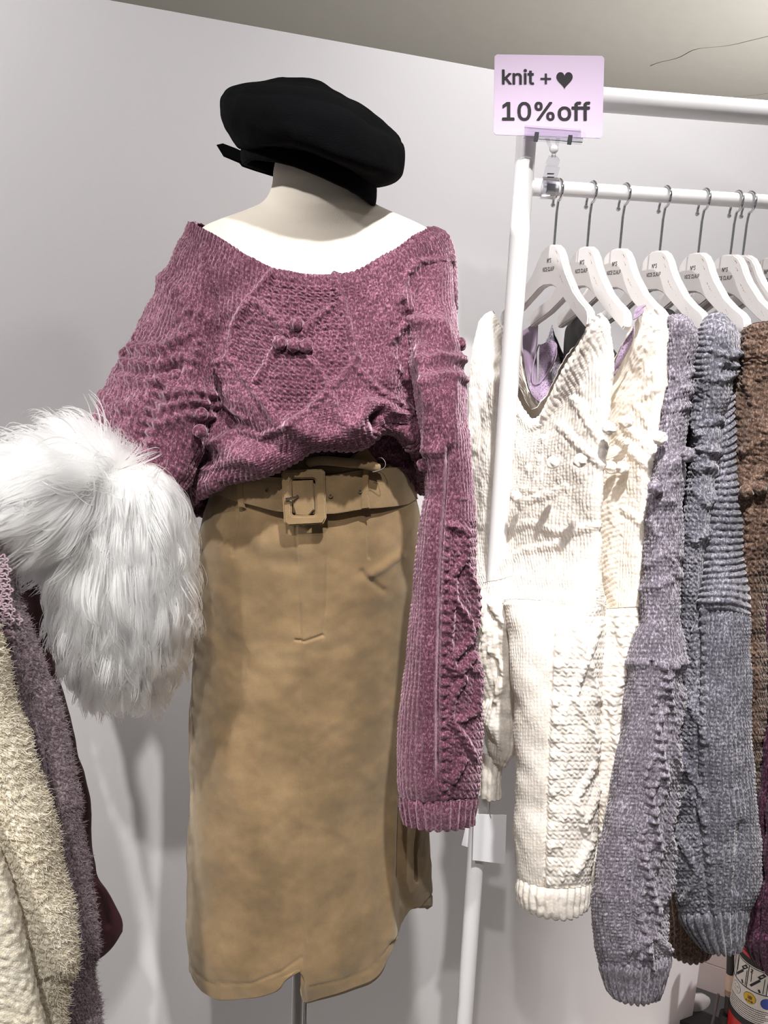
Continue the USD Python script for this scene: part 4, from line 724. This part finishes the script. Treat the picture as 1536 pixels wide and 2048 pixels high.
rows = [([(1390, 1195), (1450, 1202), (1493, 1216)], 1.235, 1.225, .036, .03), ([(1384, 1240), (1496, 1250)], 1.24, 1.225, .046, .04), ([(1368, 1325), (1497, 1325)], 1.24, 1.22, .046, .045), ([(1360, 1430), (1499, 1430)], 1.23, 1.21, .05, .045), ([(1356, 1530), (1505, 1530)], 1.23, 1.21, .054, .05), ([(1354, 1620), (1514, 1620)], 1.23, 1.21, .056, .05), ([(1349, 1710), (1520, 1700)], 1.22, 1.21, .056, .05), ([(1354, 1790), (1513, 1780)], 1.22, 1.21, .054, .05), ([(1368, 1838), (1494, 1828)], 1.22, 1.21, .046, .045), ([(1380, 1850), (1488, 1840)], 1.22, 1.21, .04, .04)]
m, g = loft(rows, .0017, 3, ss_d); obj('sleeve', L_(m, oc4), SLATE, c4, True)
rows = [([(1372, 1812), (1484, 1806)], 1.22, 1.21, .034, .035), ([(1364, 1832), (1430, 1836), (1493, 1826)], 1.22, 1.21, .05, .045), ([(1372, 1852), (1430, 1856), (1490, 1846)], 1.22, 1.21, .047, .045), ([(1395, 1882), (1440, 1892), (1484, 1878)], 1.22, 1.21, .042, .04), ([(1412, 1896), (1445, 1908), (1478, 1900)], 1.22, 1.21, .034, .034)]
m, g = loft(rows, .0017, 3, cuf(.0128, .0048)); obj('cuff', L_(m, oc4), SLATE, c4, True)
VD = [(1190, 655), (1230, 790), (1270, 820), (1330, 760), (1380, 690), (1420, 640)]; VDb = [(1190, 655), (1240, 735), (1310, 725), (1420, 640)]
rows = [(VD, 1.66, 1.31, 0, .03, VDb), ([(1180, 690), (1230, 815), (1275, 842), (1340, 780), (1405, 690)], 1.66, 1.31, .03, .04, VDb), ([(1180, 820), (1390, 820)], 1.65, 1.32, .03, .04), ([(1190, 1000), (1385, 1000)], 1.63, 1.32, .03, .04), ([(1210, 1300), (1385, 1300)], 1.6, 1.32, .03, .04)]
m, g = loft(rows, .0035, 3, lambda g: knit(g.S, g.T, .009, .007, .003) + .01 * ns(g.P, 20, 77), cap=(False, True)); obj('body', L_(m, oc4), SLATE, c4, True)
# brown sweater
c5, oc5 = hung('cable_knit_sweater', 'brown chenille cable knit sweater behind the slate grey sleeve at the right edge', 'sweater', 1510, 1000, 1.3)
def br_d(g):
    S, T = warp(g, .0025, 50, 81)
    return purl(S, T, .009, .0068, .0036) + cable(g, [[(1500, 690), (1495, 760), (1520, 860)], [(1530, 700), (1512, 800), (1500, 880)], [(1490, 900), (1520, 880), (1545, 850)], [(1485, 1000), (1510, 960), (1540, 930)], [(1500, 1020), (1490, 1150)]], 9, .007, 20) + .013 * ns(g.P, 26, 82)
rows = [([(1494, 656), (1515, 645), (1545, 642)], 1.258, 1.258, .022, .04), ([(1484, 690), (1570, 680)], 1.27, 1.265, .04, .05), ([(1472, 730), (1590, 720)], 1.29, 1.28, .05, .04), ([(1464, 800), (1600, 800)], 1.29, 1.28, .055, .04), ([(1460, 900), (1596, 900)], 1.28, 1.27, .055, .04), ([(1462, 1000), (1585, 1000)], 1.275, 1.27, .05, .04), ([(1470, 1100), (1560, 1100)], 1.27, 1.27, .045, .04), ([(1478, 1200), (1532, 1200)], 1.27, 1.27, .04, .04), ([(1482, 1300), (1532, 1300)], 1.27, 1.27, .036, .04), ([(1488, 1400), (1530, 1400)], 1.27, 1.27, .03, .03), ([(1496, 1500), (1525, 1500)], 1.27, 1.27, .022, .03), ([(1503, 1590), (1514, 1590)], 1.28, 1.28, .01, .02)]
m, g = loft(rows, .002, 3, br_d); obj('sleeve', L_(m, oc5), BROWN, c5, True)
rows = [([(1330, 1700), (1400, 1700)], 1.42, 1.4, .03, .04), ([(1332, 1790), (1410, 1800)], 1.42, 1.4, .034, .04), ([(1336, 1850), (1425, 1858)], 1.42, 1.4, .036, .04), ([(1339, 1895), (1380, 1912), (1422, 1900)], 1.42, 1.4, .034, .035), ([(1346, 1908), (1385, 1926), (1414, 1916)], 1.42, 1.4, .026, .03)]
m, g = loft(rows, .0019, 3, cuf(.0125, .0042)); obj('cuff', L_(m, oc5), BROWN, c5, True)
rows = [([(1260, 670), (1480, 670)], 1.67, 1.34, .02, .03), ([(1250, 720), (1480, 720)], 1.67, 1.34, .03, .04), ([(1260, 1000), (1470, 1000)], 1.65, 1.34, .03, .04), ([(1290, 1350), (1470, 1350)], 1.6, 1.35, .03, .04), ([(1310, 1500), (1440, 1500)], 1.5, 1.38, .03, .04), ([(1325, 1700), (1410, 1700)], 1.43, 1.4, .03, .04)]
m, g = loft(rows, .005, 3, flow(.012, 20, 9)); obj('body', L_(m, oc5), BROWN, c5, True)
bobbles([(1494, 982, 1.22), (1520, 975, 1.215), (1545, 690, 1.25)], BROWN, c5, oc5, .0105, 60)
# dark plum sweater
c6, oc6 = hung('cable_knit_sweater', 'dark plum chenille sweater cut off by the right edge, above the fire extinguisher', 'sweater', 1530, 1600, 1.3)
rows = [([(1535, 880), (1600, 880)], 1.3, 1.28, .03, .04), ([(1528, 1000), (1640, 1000)], 1.3, 1.28, .045, .04), ([(1520, 1200), (1640, 1200)], 1.29, 1.27, .05, .05), ([(1526, 1400), (1640, 1400)], 1.29, 1.27, .05, .05), ([(1522, 1530), (1640, 1530)], 1.29, 1.27, .055, .05), ([(1512, 1640), (1640, 1640)], 1.29, 1.27, .06, .05), ([(1502, 1760), (1640, 1760)], 1.29, 1.27, .06, .05), ([(1492, 1830), (1635, 1850)], 1.29, 1.27, .058, .05), ([(1487, 1868), (1630, 1900)], 1.29, 1.27, .052, .05)]
def dp_d(g): S, T = warp(g, .002, 50, 91); return knit(S, T, .0085, .0066, .0034) + .01 * ns(g.P, 24, 92) - .008 * np.exp(-((g.X - np.interp(g.Y, [1500, 1870], [1536, 1515])) / 4) ** 2)
m, g = loft(rows, .002, 3, dp_d); obj('sleeve', L_(m, oc6), PLUMD, c6, True)
rows = [([(1494, 1845), (1560, 1862), (1626, 1868)], 1.29, 1.27, .044, .04), ([(1486, 1866), (1560, 1888), (1631, 1892)], 1.29, 1.27, .056, .05), ([(1490, 1885), (1560, 1925), (1628, 1930)], 1.29, 1.27, .05, .05), ([(1508, 1916), (1560, 1960), (1622, 1965)], 1.29, 1.27, .044, .045)]
m, g = loft(rows, .002, 3, cuf()); obj('cuff', L_(m, oc6), PLUMD, c6, True)

# ------------------------------------------------------------------ garments at the left edge
def fuzzy(a=.004, seed=0, fold=()):
    def d(g):
        return a * (ns(g.P, 150, seed, 2) + .8 * ns(g.P, 320, seed + 1, 2)) * 1.6 + .012 * ns(g.P, 12, seed + 2) + folds(g, fold)
    return d
g1, og1 = hung('fuzzy_knit_cardigan', 'ecru fuzzy knit cardigan in the lower left corner, nearest the camera', 'cardigan', 60, 1700, .84)
GY = .86
rows = [([(-170, 1080), (-30, 1180)], GY, GY, .03, .04), ([(-190, 1250), (0, 1300)], GY, GY, .05, .05), ([(-200, 1400), (26, 1390)], GY, GY, .055, .05), ([(-200, 1500), (62, 1498)], GY, GY, .06, .05), ([(-200, 1614), (97, 1614)], GY, GY, .06, .05), ([(-200, 1716), (123, 1716)], GY, GY, .06, .05), ([(-200, 1839), (146, 1839)], GY, GY, .06, .05), ([(-200, 1921), (152, 1921)], GY, GY, .06, .05), ([(-200, 1983), (138, 1980)], GY, GY, .055, .05), ([(-200, 2050), (128, 2044)], GY, GY, .055, .05), ([(-200, 2200), (120, 2200)], GY, GY, .05, .05)]
def ec_d(g): S, T = warp(g, .003, 60, 101); return fuzzy(.0022, 102)(g) + purl(S, T, .0085, .0066, .003) - .006 * np.exp(-((g.Y - 1965) / 5) ** 2) * (g.X > 70)
m, g = loft(rows, .0019, 3, ec_d); obj('sleeve', L_(m, og1), CREAM2, g1, True); G1 = g
GF = .79
rows = [([(-190, 1500), (-60, 1560)], GF, GF, .02, .02), ([(-200, 1640), (0, 1700)], GF, GF, .03, .02), ([(-200, 1780), (30, 1780)], GF, GF, .034, .02), ([(-200, 1860), (52, 1860)], GF, GF, .036, .02), ([(-200, 1985), (82, 1985)], GF, GF, .036, .02), ([(-200, 2060), (94, 2060)], GF, GF, .036, .02), ([(-200, 2200), (100, 2200)], GF, GF, .03, .02)]
m, g = loft(rows, .0022, 3, fuzzy(.0028, 105)); obj('front_panel', L_(m, og1), CREAM2, g1, True)
g2, og2 = hung('boucle_cardigan', 'mauve boucle cardigan with crochet lace, between the ecru knit and the burgundy blouse', 'cardigan', 100, 1500, .97)
GM = .985
rows = [([(-150, 880), (-60, 960)], GM, GM, .03, .03), ([(-120, 1060), (8, 1060)], GM, GM, .04, .04), ([(-110, 1130), (24, 1125)], GM, GM, .045, .04), ([(-100, 1210), (46, 1205)], GM, GM, .05, .04), ([(-80, 1256), (66, 1256)], GM, GM, .05, .04), ([(-60, 1348), (97, 1348)], GM, GM, .05, .04), ([(-40, 1440), (120, 1440)], GM, GM, .05, .04), ([(-20, 1522), (139, 1522)], GM, GM, .05, .04), ([(0, 1614), (159, 1614)], GM, GM, .05, .04), ([(20, 1716), (177, 1716)], GM, GM, .05, .04), ([(40, 1819), (192, 1819)], GM, GM, .05, .04), ([(60, 1890), (199, 1890)], GM, GM, .05, .04), ([(60, 1947), (190, 1947)], GM, GM, .05, .04), ([(60, 2005), (199, 2003)], GM, GM, .05, .04), ([(60, 2200), (215, 2200)], GM, GM, .05, .04)]
m, g = loft(rows, .0019, 3, fuzzy(.003, 111, [([(70, 1400), (95, 1480), (108, 1640), (118, 1760), (130, 1900)], -.013, 8), ([(40, 1300), (62, 1420), (75, 1560)], -.006, 9), ([(100, 1380), (140, 1600)], .006, 20)])); obj('sleeve', L_(m, og2), MAUVE, g2, True); G2 = g
rng = np.random.default_rng(5); lm = []
for i in range(7):
    for j in range(3):
        x, y = -12 + 17 * j + 4 * (i % 2) + i * 2.0, 1120 + i * 20
        if x < np.interp(y, [1100, 1270], [14, 40]):
            c = at(x, y, GM - .056 + .0002 * (x > 20) * max(x - 20, 0) ** 1.3)
            pts = [c + np.array([math.cos(t), 0, math.sin(t)]) * .0055 * (1 + .25 * math.cos(5 * t)) for t in np.linspace(0, 2 * np.pi, 30, endpoint=False)]
            lm.append(tube(pts, .0011, 6, closed=True)); lm.append(tube([c + [-.004, 0, 0], c + [0, -.001, .002], c + [.004, 0, 0]], .001, 6))
ed = [at(-20 + k * 4, 1240 + 26 * math.sin(min(k, 12) / 12 * np.pi * .6) + 3 * math.sin(k * 2.2), GM - .056) for k in range(13)]
lm += [tube(spline(ed, 60), .0016, 6), tube(spline(np.array(ed) + [0, 0, -.006], 60), .0013, 6)]
lp = joined(*lm); lo_ = obj('lace_trim', L_(lp, og2), MAUVELACE, g2, True); tag(lo_, 'open crochet lace trim', kind='stuff')
def pile(owner, o, gr, mt, n, ln, seed):
    rng = np.random.default_rng(seed); nv, nu = gr.final.shape[:2]; cols = np.nonzero(gr.front[0])[0]
    a = rng.integers(0, nv, n); b_ = cols[rng.integers(0, len(cols), n)]; r = gr.final[a, b_]
    d = gr.N[a, b_] * .8 + rng.normal(0, .5, (n, 3)); d /= np.linalg.norm(d, axis=1, keepdims=True); e = d + rng.normal(0, .5, (n, 3)); l = (ln * rng.uniform(.4, 1.2, n))[:, None]
    K = np.stack([r, r + d * l * .5, r + d * l * .5 + e * l * .5], 1) - o
    cu = UsdGeom.BasisCurves.Define(stage, path_for('pile', owner)); cu.CreateTypeAttr('linear'); cu.CreatePointsAttr(Vt.Vec3fArray.FromNumpy(K.reshape(-1, 3).astype(np.float32)))
    cu.CreateCurveVertexCountsAttr(Vt.IntArray.FromNumpy(np.full(n, 3, np.int32))); cu.CreateWidthsAttr(Vt.FloatArray.FromNumpy(np.tile(np.float32([.0006, .0005, .0002]), n))); cu.SetWidthsInterpolation('vertex')
    UsdShade.MaterialBindingAPI.Apply(cu.GetPrim()).Bind(mt); tag(cu.GetPrim(), kind='stuff')
pile(g1, og1, G1, CREAM2, 26000, .006, 201); pile(g2, og2, G2, MAUVE, 26000, .006, 202)
g3, og3 = hung('satin_blouse', 'burgundy satin blouse hanging behind the mauve cardigan near the wall', 'blouse', 180, 1500, 1.1)
GB = 1.13
rows = [([(-60, 900), (20, 960)], GB, GB, .02, .03), ([(-40, 1090), (66, 1100)], GB, GB, .03, .03), ([(-20, 1205), (88, 1205)], GB, GB, .03, .03), ([(0, 1287), (103, 1287)], GB, GB, .03, .03), ([(30, 1460), (146, 1460)], GB, GB, .034, .03), ([(60, 1629), (182, 1629)], GB, GB, .036, .03), ([(70, 1690), (185, 1690)], GB, GB, .036, .03), ([(80, 1745), (190, 1740)], GB, GB, .036, .03), ([(95, 1830), (224, 1796)], GB, GB, .02, .02), ([(110, 1925), (200, 1895), (244, 1855)], GB, GB, .009, .012), ([(112, 1945), (201, 1917), (244, 1863)], GB, GB, .006, .008)]
m, g = loft(rows, .003, 2, lambda g: .006 * ns(g.P, 22, 121) + folds(g, [([(186, 1740), (200, 1800), (215, 1850)], -.006, 8), ([(185, 1715), (205, 1740)], -.004, 5)])); obj('sleeve', L_(m, og3), BURG, g3, True)

# ------------------------------------------------------------------ faux fur
fu, ofu = hung('faux_fur_bag', 'shaggy white faux fur bag hanging from the bent arm of the mannequin', 'bag', 240, 1100, 1.03)
FY = 1.04
rows = [([(185, 935), (300, 925)], FY + .03, FY + .05, .03, .05), ([(150, 975), (255, 955), (352, 985)], FY, FY + .03, .055, .06), ([(128, 1060), (366, 1060)], FY, FY + .02, .065, .06), ([(118, 1160), (368, 1160)], FY, FY + .02, .068, .06), ([(128, 1250), (360, 1250)], FY, FY + .02, .06, .06), ([(150, 1310), (340, 1310)], FY, FY + .02, .045, .05), ([(190, 1345), (310, 1345)], FY, FY + .02, .02, .03)]
m, g = loft(rows, .006, 1.5, None); obj('pouch', L_(m, ofu), FURCORE, fu, True)
rows2 = [([(60, 925), (185, 915)], FY - .02, FY, .02, .04), ([(30, 955), (205, 950)], FY - .03, FY - .01, .05, .05), ([(25, 995), (195, 1000)], FY - .03, FY - .01, .055, .05), ([(45, 1030), (165, 1040)], FY - .03, FY - .01, .035, .04), ([(80, 1050), (135, 1055)], FY - .03, FY - .01, .015, .03)]
m2, g2_ = loft(rows2, .006, 1.5, None); obj('flap', L_(m2, ofu), FURCORE, fu, True)
def fur(gr, n, seed, dirf, lenf, w, clump=.55, nclump=900):
    rng = np.random.default_rng(seed); nv, nu = gr.P.shape[:2]
    wgt = gr.front[0] * 1.0 + .35 * ~gr.front[0]; pu = wgt / wgt.sum()
    a = rng.integers(0, nv, n); b = rng.choice(nu, n, p=pu)
    root = gr.P[a, b] + rng.normal(0, .002, (n, 3)); nor = gr.N[a, b]
    ci = rng.choice(n, nclump, replace=False); from scipy.spatial import cKDTree
    near = cKDTree(root[ci]).query(root)[1]; near = ci[near]
    d = dirf(root, nor); Ln = lenf(root, nor) * rng.uniform(.55, 1.15, n) * (.8 + .4 * rng.random(n)[near])
    jit = rng.normal(0, .10, (n, 3)); cj = rng.normal(0, .17, (n, 3))[near]
    d0 = nor * .75 + d * .6 + jit * .6; d1 = d + jit + cj
    d0 /= np.linalg.norm(d0, axis=1, keepdims=True); d1 /= np.linalg.norm(d1, axis=1, keepdims=True)
    t = np.linspace(0, 1, 6); K = np.zeros((n, 6, 3))
    for k, s in enumerate(t):
        p = root + Ln[:, None] * (s * (1 - s) * .9 * d0 + (s ** 1.25) * d1 * .9)
        p[:, 2] -= Ln * .10 * s * s
        K[:, k] = p
    for k, s in enumerate(t): K[:, k] += (K[near, k] - K[:, k]) * (clump * s ** 1.2)
    wd_ = np.tile(np.array([w, w, w * .9, w * .75, w * .55, w * .2]), n)
    return K, wd_
def put_fur(name, K, wd_):
    c = UsdGeom.BasisCurves.Define(stage, path_for(name, fu)); c.CreateTypeAttr('linear')
    c.CreatePointsAttr(Vt.Vec3fArray.FromNumpy((K.reshape(-1, 3) - ofu).astype(np.float32))); c.CreateCurveVertexCountsAttr(Vt.IntArray.FromNumpy(np.full(len(K), K.shape[1], np.int32)))
    c.CreateWidthsAttr(Vt.FloatArray.FromNumpy(wd_.astype(np.float32))); c.SetWidthsInterpolation('vertex')
    UsdShade.MaterialBindingAPI.Apply(c.GetPrim()).Bind(FURM); tag(c.GetPrim(), kind='stuff')
cm = at(245, 930, FY)
def dmain(r, n):
    out = np.stack([(r[:, 0] - cm[0]) * 2.2, -.12 + 0 * r[:, 0], -1 + 0 * r[:, 0]], 1); return out / np.linalg.norm(out, axis=1, keepdims=True)
def lmain(r, n): return np.interp((r - cm)[:, 2], [-.26, -.12, 0, .02], [.058, .085, .085, .07]) * (1 - .35 * np.clip(np.abs((r - cm)[:, 0]) / .075, 0, 1) ** 2)
put_fur('fur', *fur(g, 34000, 1, dmain, lmain, .00075, .6, 1500))
cl = at(185, 945, FY - .03)
def dflap(r, n):
    v = r - cl; v[:, 2] += .012; v[:, 1] *= .4; v /= np.linalg.norm(v, axis=1, keepdims=True) + 1e-9; v = v * 1.0 + np.array([-.35, -.1, -.28]); return v / np.linalg.norm(v, axis=1, keepdims=True)
put_fur('flap_fur', *fur(g2_, 18000, 2, dflap, lambda r, n: .082 + 0 * r[:, 0], .00075, .62, 700))

put_fur('guard_hair', *fur(g, 2600, 11, dmain, lambda r, n: 1.12 * lmain(r, n), .0017, .8, 420))
put_fur('guard_hair', *fur(g2_, 1700, 12, dflap, lambda r, n: .1 + 0 * r[:, 0], .0017, .8, 240))

# ------------------------------------------------------------------ beyond the end of the partition: extinguisher, hose, stand
FXY = samez(1512, 2120, .02)
cy0 = np.array([at(1530, 2000, 1.0)]); 
ER = .0705
eax = at(1519, 1985, 2.0); eax = np.array([eax[0], 2.0, 0.0])
ex = thing('fire_extinguisher', 'red fire extinguisher with white instruction label at the lower right edge', 'fire extinguisher', eax)
pr = [(.0001, .012), (ER - .004, .012), (ER, .018), (ER, .36), (ER * .94, .39), (ER * .75, .415), (ER * .42, .43), (.022, .436), (.022, .455), (.0001, .455)]
obj('cylinder', trimesh.creation.revolve(pr, sections=64), RED, ex, 40)
obj('valve', joined(tube([[0, 0, .45], [0, 0, .49]], .016, 20), box((-.012, -.06, .485), (.012, .03, .5))), DCHROME, ex)
obj('lever', box((-.01, -.1, .505), (.01, .03, .513)), RUBBER, ex)
def cyl_hit(x, y, r):
    d = ray(x, y); o = EYE - eax
    a = d[0] ** 2 + d[1] ** 2; b = o[0] * d[0] + o[1] * d[1]; c = o[0] ** 2 + o[1] ** 2 - r * r; q = b * b - a * c
    t = (-b - math.sqrt(max(q, 0))) / a; p = o + d * t; return p
def cyl_uv(x, y, r=ER): p = cyl_hit(x, y, r); return math.atan2(p[0], -p[1]), p[2]
def wrap(poly_uv, off, th=.0006):
    """a patch of the cylinder's skin; the outline is (angle, height)"""
    P = Polygon([(a * ER, z) for a, z in poly_uv]).buffer(0)
    if P.is_empty: return None
    m = trimesh.creation.extrude_polygon(P, th, engine='earcut'); m = m.subdivide_to_size(.006) if P.area > .0002 else m
    v = m.vertices; r = ER + off + v[:, 2]; a = v[:, 0] / ER
    m = trimesh.Trimesh(np.stack([r * np.sin(a), -r * np.cos(a), v[:, 1]], 1), m.faces, process=False)
    if m.volume < 0: m.invert()
    return m
u0, zt = cyl_uv(1484, 1898); _, zb = cyl_uv(1470, 2034)
al = -2.05; ar = 1.15
lab = obj('label', wrap([(al, zb), (ar, zb), (ar, zt), (al, zt)], .0003), LABELM, ex, 40)
def part(name, ms, m): return obj(name, joined(*[x for x in ms if x is not None]), m, lab, False)
def pxuv(x, y): return cyl_uv(max(x, 1464), y)
E_ = lambda x0, y0, s: [(x0 + x * s, y0 + y * s) for x, y in ()]
zo = lambda pts: [(1340 + x / 7.643, 1780 + y / 7.643) for x, y in pts]
def ring_uv(c, r, n=28): return [(c[0] + r * math.cos(t) / ER, c[1] + r * math.sin(t)) for t in np.linspace(0, 2 * np.pi, n, endpoint=False)]
def stroke(a, b, w):
    a, b = np.array([a[0] * ER, a[1]]), np.array([b[0] * ER, b[1]]); p = LineString([a, b]).buffer(w / 2, cap_style=2)
    return [(x / ER, y) for x, y in list(p.exterior.coords)[:-1]]
def strokes(lines, c, s, w): return [wrap(stroke((c[0] + x0 * s / ER, c[1] + y0 * s), (c[0] + x1 * s / ER, c[1] + y1 * s), w), .0012, .0003) for (x0, y0, x1, y1) in lines]
h = zt - zb
band = lambda z0, z1, off=.0011: wrap([(al, z0), (ar, z0), (ar, z1), (al, z1)], off, .0003)
part('heading_band', [band(zt - .10 * h, zt)], INK)
part('red_band', [band(zt - .015 * h, zt + .035 * h, .0013)], RED)
part('footer_band', [band(zb, zb + .10 * h)], INK)
fz0, fz1 = zt - .45 * h, zt - .12 * h
fr_ = [stroke((al, fz0), (ar, fz0), .0022), stroke((al, fz1), (ar, fz1), .0016)] + [stroke((a, fz0), (a, fz1), .002) for a in (-1.55, -.98, -.26, .42)]
# pictogram: a hand pulling a lever, arrows
pic = []
for ca_ in (-1.3, -.64, .06):
    pic += [stroke((ca_ - .2, fz0 + .06 * h), (ca_ + .1, fz0 + .2 * h), .006), stroke((ca_ + .05, fz0 + .22 * h), (ca_ + .24, fz0 + .3 * h), .009), stroke((ca_ - .22, fz0 + .3 * h), (ca_ - .2, fz0 + .12 * h), .0018), stroke((ca_ + .1, fz0 + .06 * h), (ca_ + .16, fz0 + .02 * h), .005), stroke((ca_ + .26, fz0 + .02 * h), (ca_ + .26, fz0 + .24 * h), .0018)]
part('pictogram_panel', [wrap(s, .0012, .0003) for s in fr_ + pic], INK)
t2 = meshkit.text_mesh('2', .011, .0003); t2.vertices[:, 0] += (-.93) * ER; t2.vertices[:, 1] += fz1 - .016
v = t2.vertices; t2.vertices = np.stack([(ER + .0013 + v[:, 2]) * np.sin(v[:, 0] / ER), -(ER + .0013 + v[:, 2]) * np.cos(v[:, 0] / ER), v[:, 1]], 1)
part('number', [t2], INK)
ABURA = [(-.45, .42, -.3, .32), (-.5, .12, -.34, .02), (-.48, -.45, -.3, -.12), (-.15, .25, .5, .25), (-.15, -.45, .5, -.45), (-.15, .25, -.15, -.45), (.5, .25, .5, -.45), (.17, .5, .17, -.45), (-.15, -.1, .5, -.1)]
HI = [(0, .45, 0, .1), (0, .1, -.4, -.45), (0, .1, .4, -.45), (-.35, .25, -.25, 0), (.35, .25, .22, 0)]
SAI = [(-.3, .5, -.4, .2), (0, .5, -.1, .2), (.3, .5, .2, .2), (0, .15, -.4, -.45), (0, .05, .4, -.45), (-.3, 0, -.2, -.15), (.3, 0, .2, -.15)]
YO = [(-.35, .45, .35, .45), (-.35, .45, -.42, -.45), (.35, .45, .35, -.45), (-.35, .1, .35, .1), (-.35, -.2, .35, -.2), (0, .45, 0, -.45)]
FU = [(-.3, .5, -.2, .35), (.3, .5, .2, .35), (-.45, .3, .45, .3), (-.12, .3, -.12, .05), (.12, .3, .12, .05), (-.45, .05, .45, .05), (-.28, -.05, .28, -.05), (-.28, -.45, .28, -.45), (-.28, -.05, -.28, -.45), (.28, -.05, .28, -.45), (-.28, -.25, .28, -.25)]
TSU = [(-.45, .4, -.3, .3), (-.45, .1, -.25, .1), (-.25, .1, -.3, -.3), (-.45, -.45, .5, -.4), (-.1, .4, .4, .4), (-.1, .2, .4, .2), (-.1, .2, -.1, -.3), (.4, .2, .4, -.3), (.15, .2, .15, -.3), (-.1, 0, .4, 0)]
cz = zt - .57 * h
for nm, a, mt in (('white_symbol', -1.42, LABELM), ('yellow_symbol', -.80, YEL), ('blue_symbol', -.18, BLUE)):
    part('symbol_outline', [wrap(ring_uv((a, cz), .0165), .0009, .0003)], INK); part(nm, [wrap(ring_uv((a, cz), .0155), .0012, .0003)], mt)
def up1(ms):
    return ms
part('lettering', [x for x in strokes(FU, (-1.5, cz + .004), .009, .0011) + strokes(TSU, (-1.34, cz + .004), .009, .0011) + strokes(HI, (-1.52, cz - .008), .006, .0008) + strokes(SAI, (-1.42, cz - .008), .006, .0008) + strokes(YO, (-1.32, cz - .008), .006, .0008)], INK)
yl = strokes(ABURA, (-.8, cz + .003), .011, .0013) + strokes(HI, (-.9, cz - .009), .006, .0008) + strokes(SAI, (-.8, cz - .009), .006, .0008) + strokes(YO, (-.7, cz - .009), .006, .0008)
for x in yl: v = x.vertices; rr_ = np.hypot(v[:, 0], v[:, 1]); x.vertices[:, :2] *= ((rr_ + .0004) / rr_)[:, None]
part('lettering', yl, INK)
rng = np.random.default_rng(8); tl = []
for k in range(7):
    z = cz - .026 - k * .0062; a = -1.7
    while a < 1.0:
        w_ = rng.uniform(.02, .05); tl.append(stroke((a, z), (a + w_, z), .0021 if k else .0026)); a += w_ + .014
        if k % 3 == 2 and a > -.2: break
    if z < zb + .12 * h: break
fp_ = obj('fine_print', joined(*[wrap(s, .0010, .0002) for s in tl]), INK, lab, False); tag(fp_, kind='stuff')
hs = thing('extinguisher_hose', 'black rubber hose held by a beige band beside the fire extinguisher', 'hose', at(1458, 1960, 2.06)); oh = at(1458, 1960, 2.06)
HYD = 2.03
obj('tube', L_(tube(spline([at(1462, 1830, HYD), at(1461, 1905, HYD), at(1460, 1950, HYD), at(1457, 2000, HYD), at(1453, 2040, HYD), at(1448, 2100, HYD)], 40), .0098, 20), oh), RUBBER, hs)
obj('band', L_(tube([at(1461.5, 1946, HYD), at(1459, 1977, HYD)], .0128, 24), oh), BEIGE, hs)
obj('tape', L_(tube([at(1459, 1977, HYD), at(1457, 1989, HYD)], .0112, 24), oh), plain('clear_brown_tape', (150, 120, 104), .35), hs)
obj('nozzle', L_(tube([at(1452, 2026, HYD), at(1450, 2042, HYD)], [.0165, .018], 24), oh), RUBBER, hs)
gb, ogb = hung('stand_weight', 'rounded grey stand weight on the floor behind the end of the partition', 'weight', 1395, 2010, 2.14)
rows = [([(1372, 1992), (1400, 1985), (1418, 1994)], 2.17, 2.17, .02, .02), ([(1366, 2005), (1421, 2004)], 2.17, 2.17, .035, .03), ([(1362, 2025), (1417, 2022)], 2.17, 2.17, .04, .03), ([(1362, 2045), (1400, 2042)], 2.17, 2.17, .035, .03)]
m, _g = loft(rows, .004, 2, None); obj('body', L_(m, ogb), plain('light_grey_plastic', (150, 146, 146), .55), gb, True)
rd, ordd = hung('metal_rod', 'thin dark rod standing in front of the grey weight', 'rod', 1430, 2020, 2.08)
obj('shaft', L_(tube([at(1437, 1988, 2.1), at(1432, 2015, 2.09), at(1424, 2050, 2.08), at(1416, 2090, 2.07)], .0042, 14), ordd), GREYP, rd)
fl = box((.9, 2.0, 0.0), (1.5, 2.2, .012)); fl = frame(box((-.3, -.12, 0), (.35, .12, .012)), [1.18, 2.1, 0], td, np.cross([0, 0, 1], td), [0, 0, 1])
st_ = thing('extinguisher_stand', 'dark flat stand plate under the fire extinguisher', 'stand', (1.18, 2.1, 0)); obj('plate', L_(fl, [1.18, 2.1, 0]), DARKFLOOR, st_)
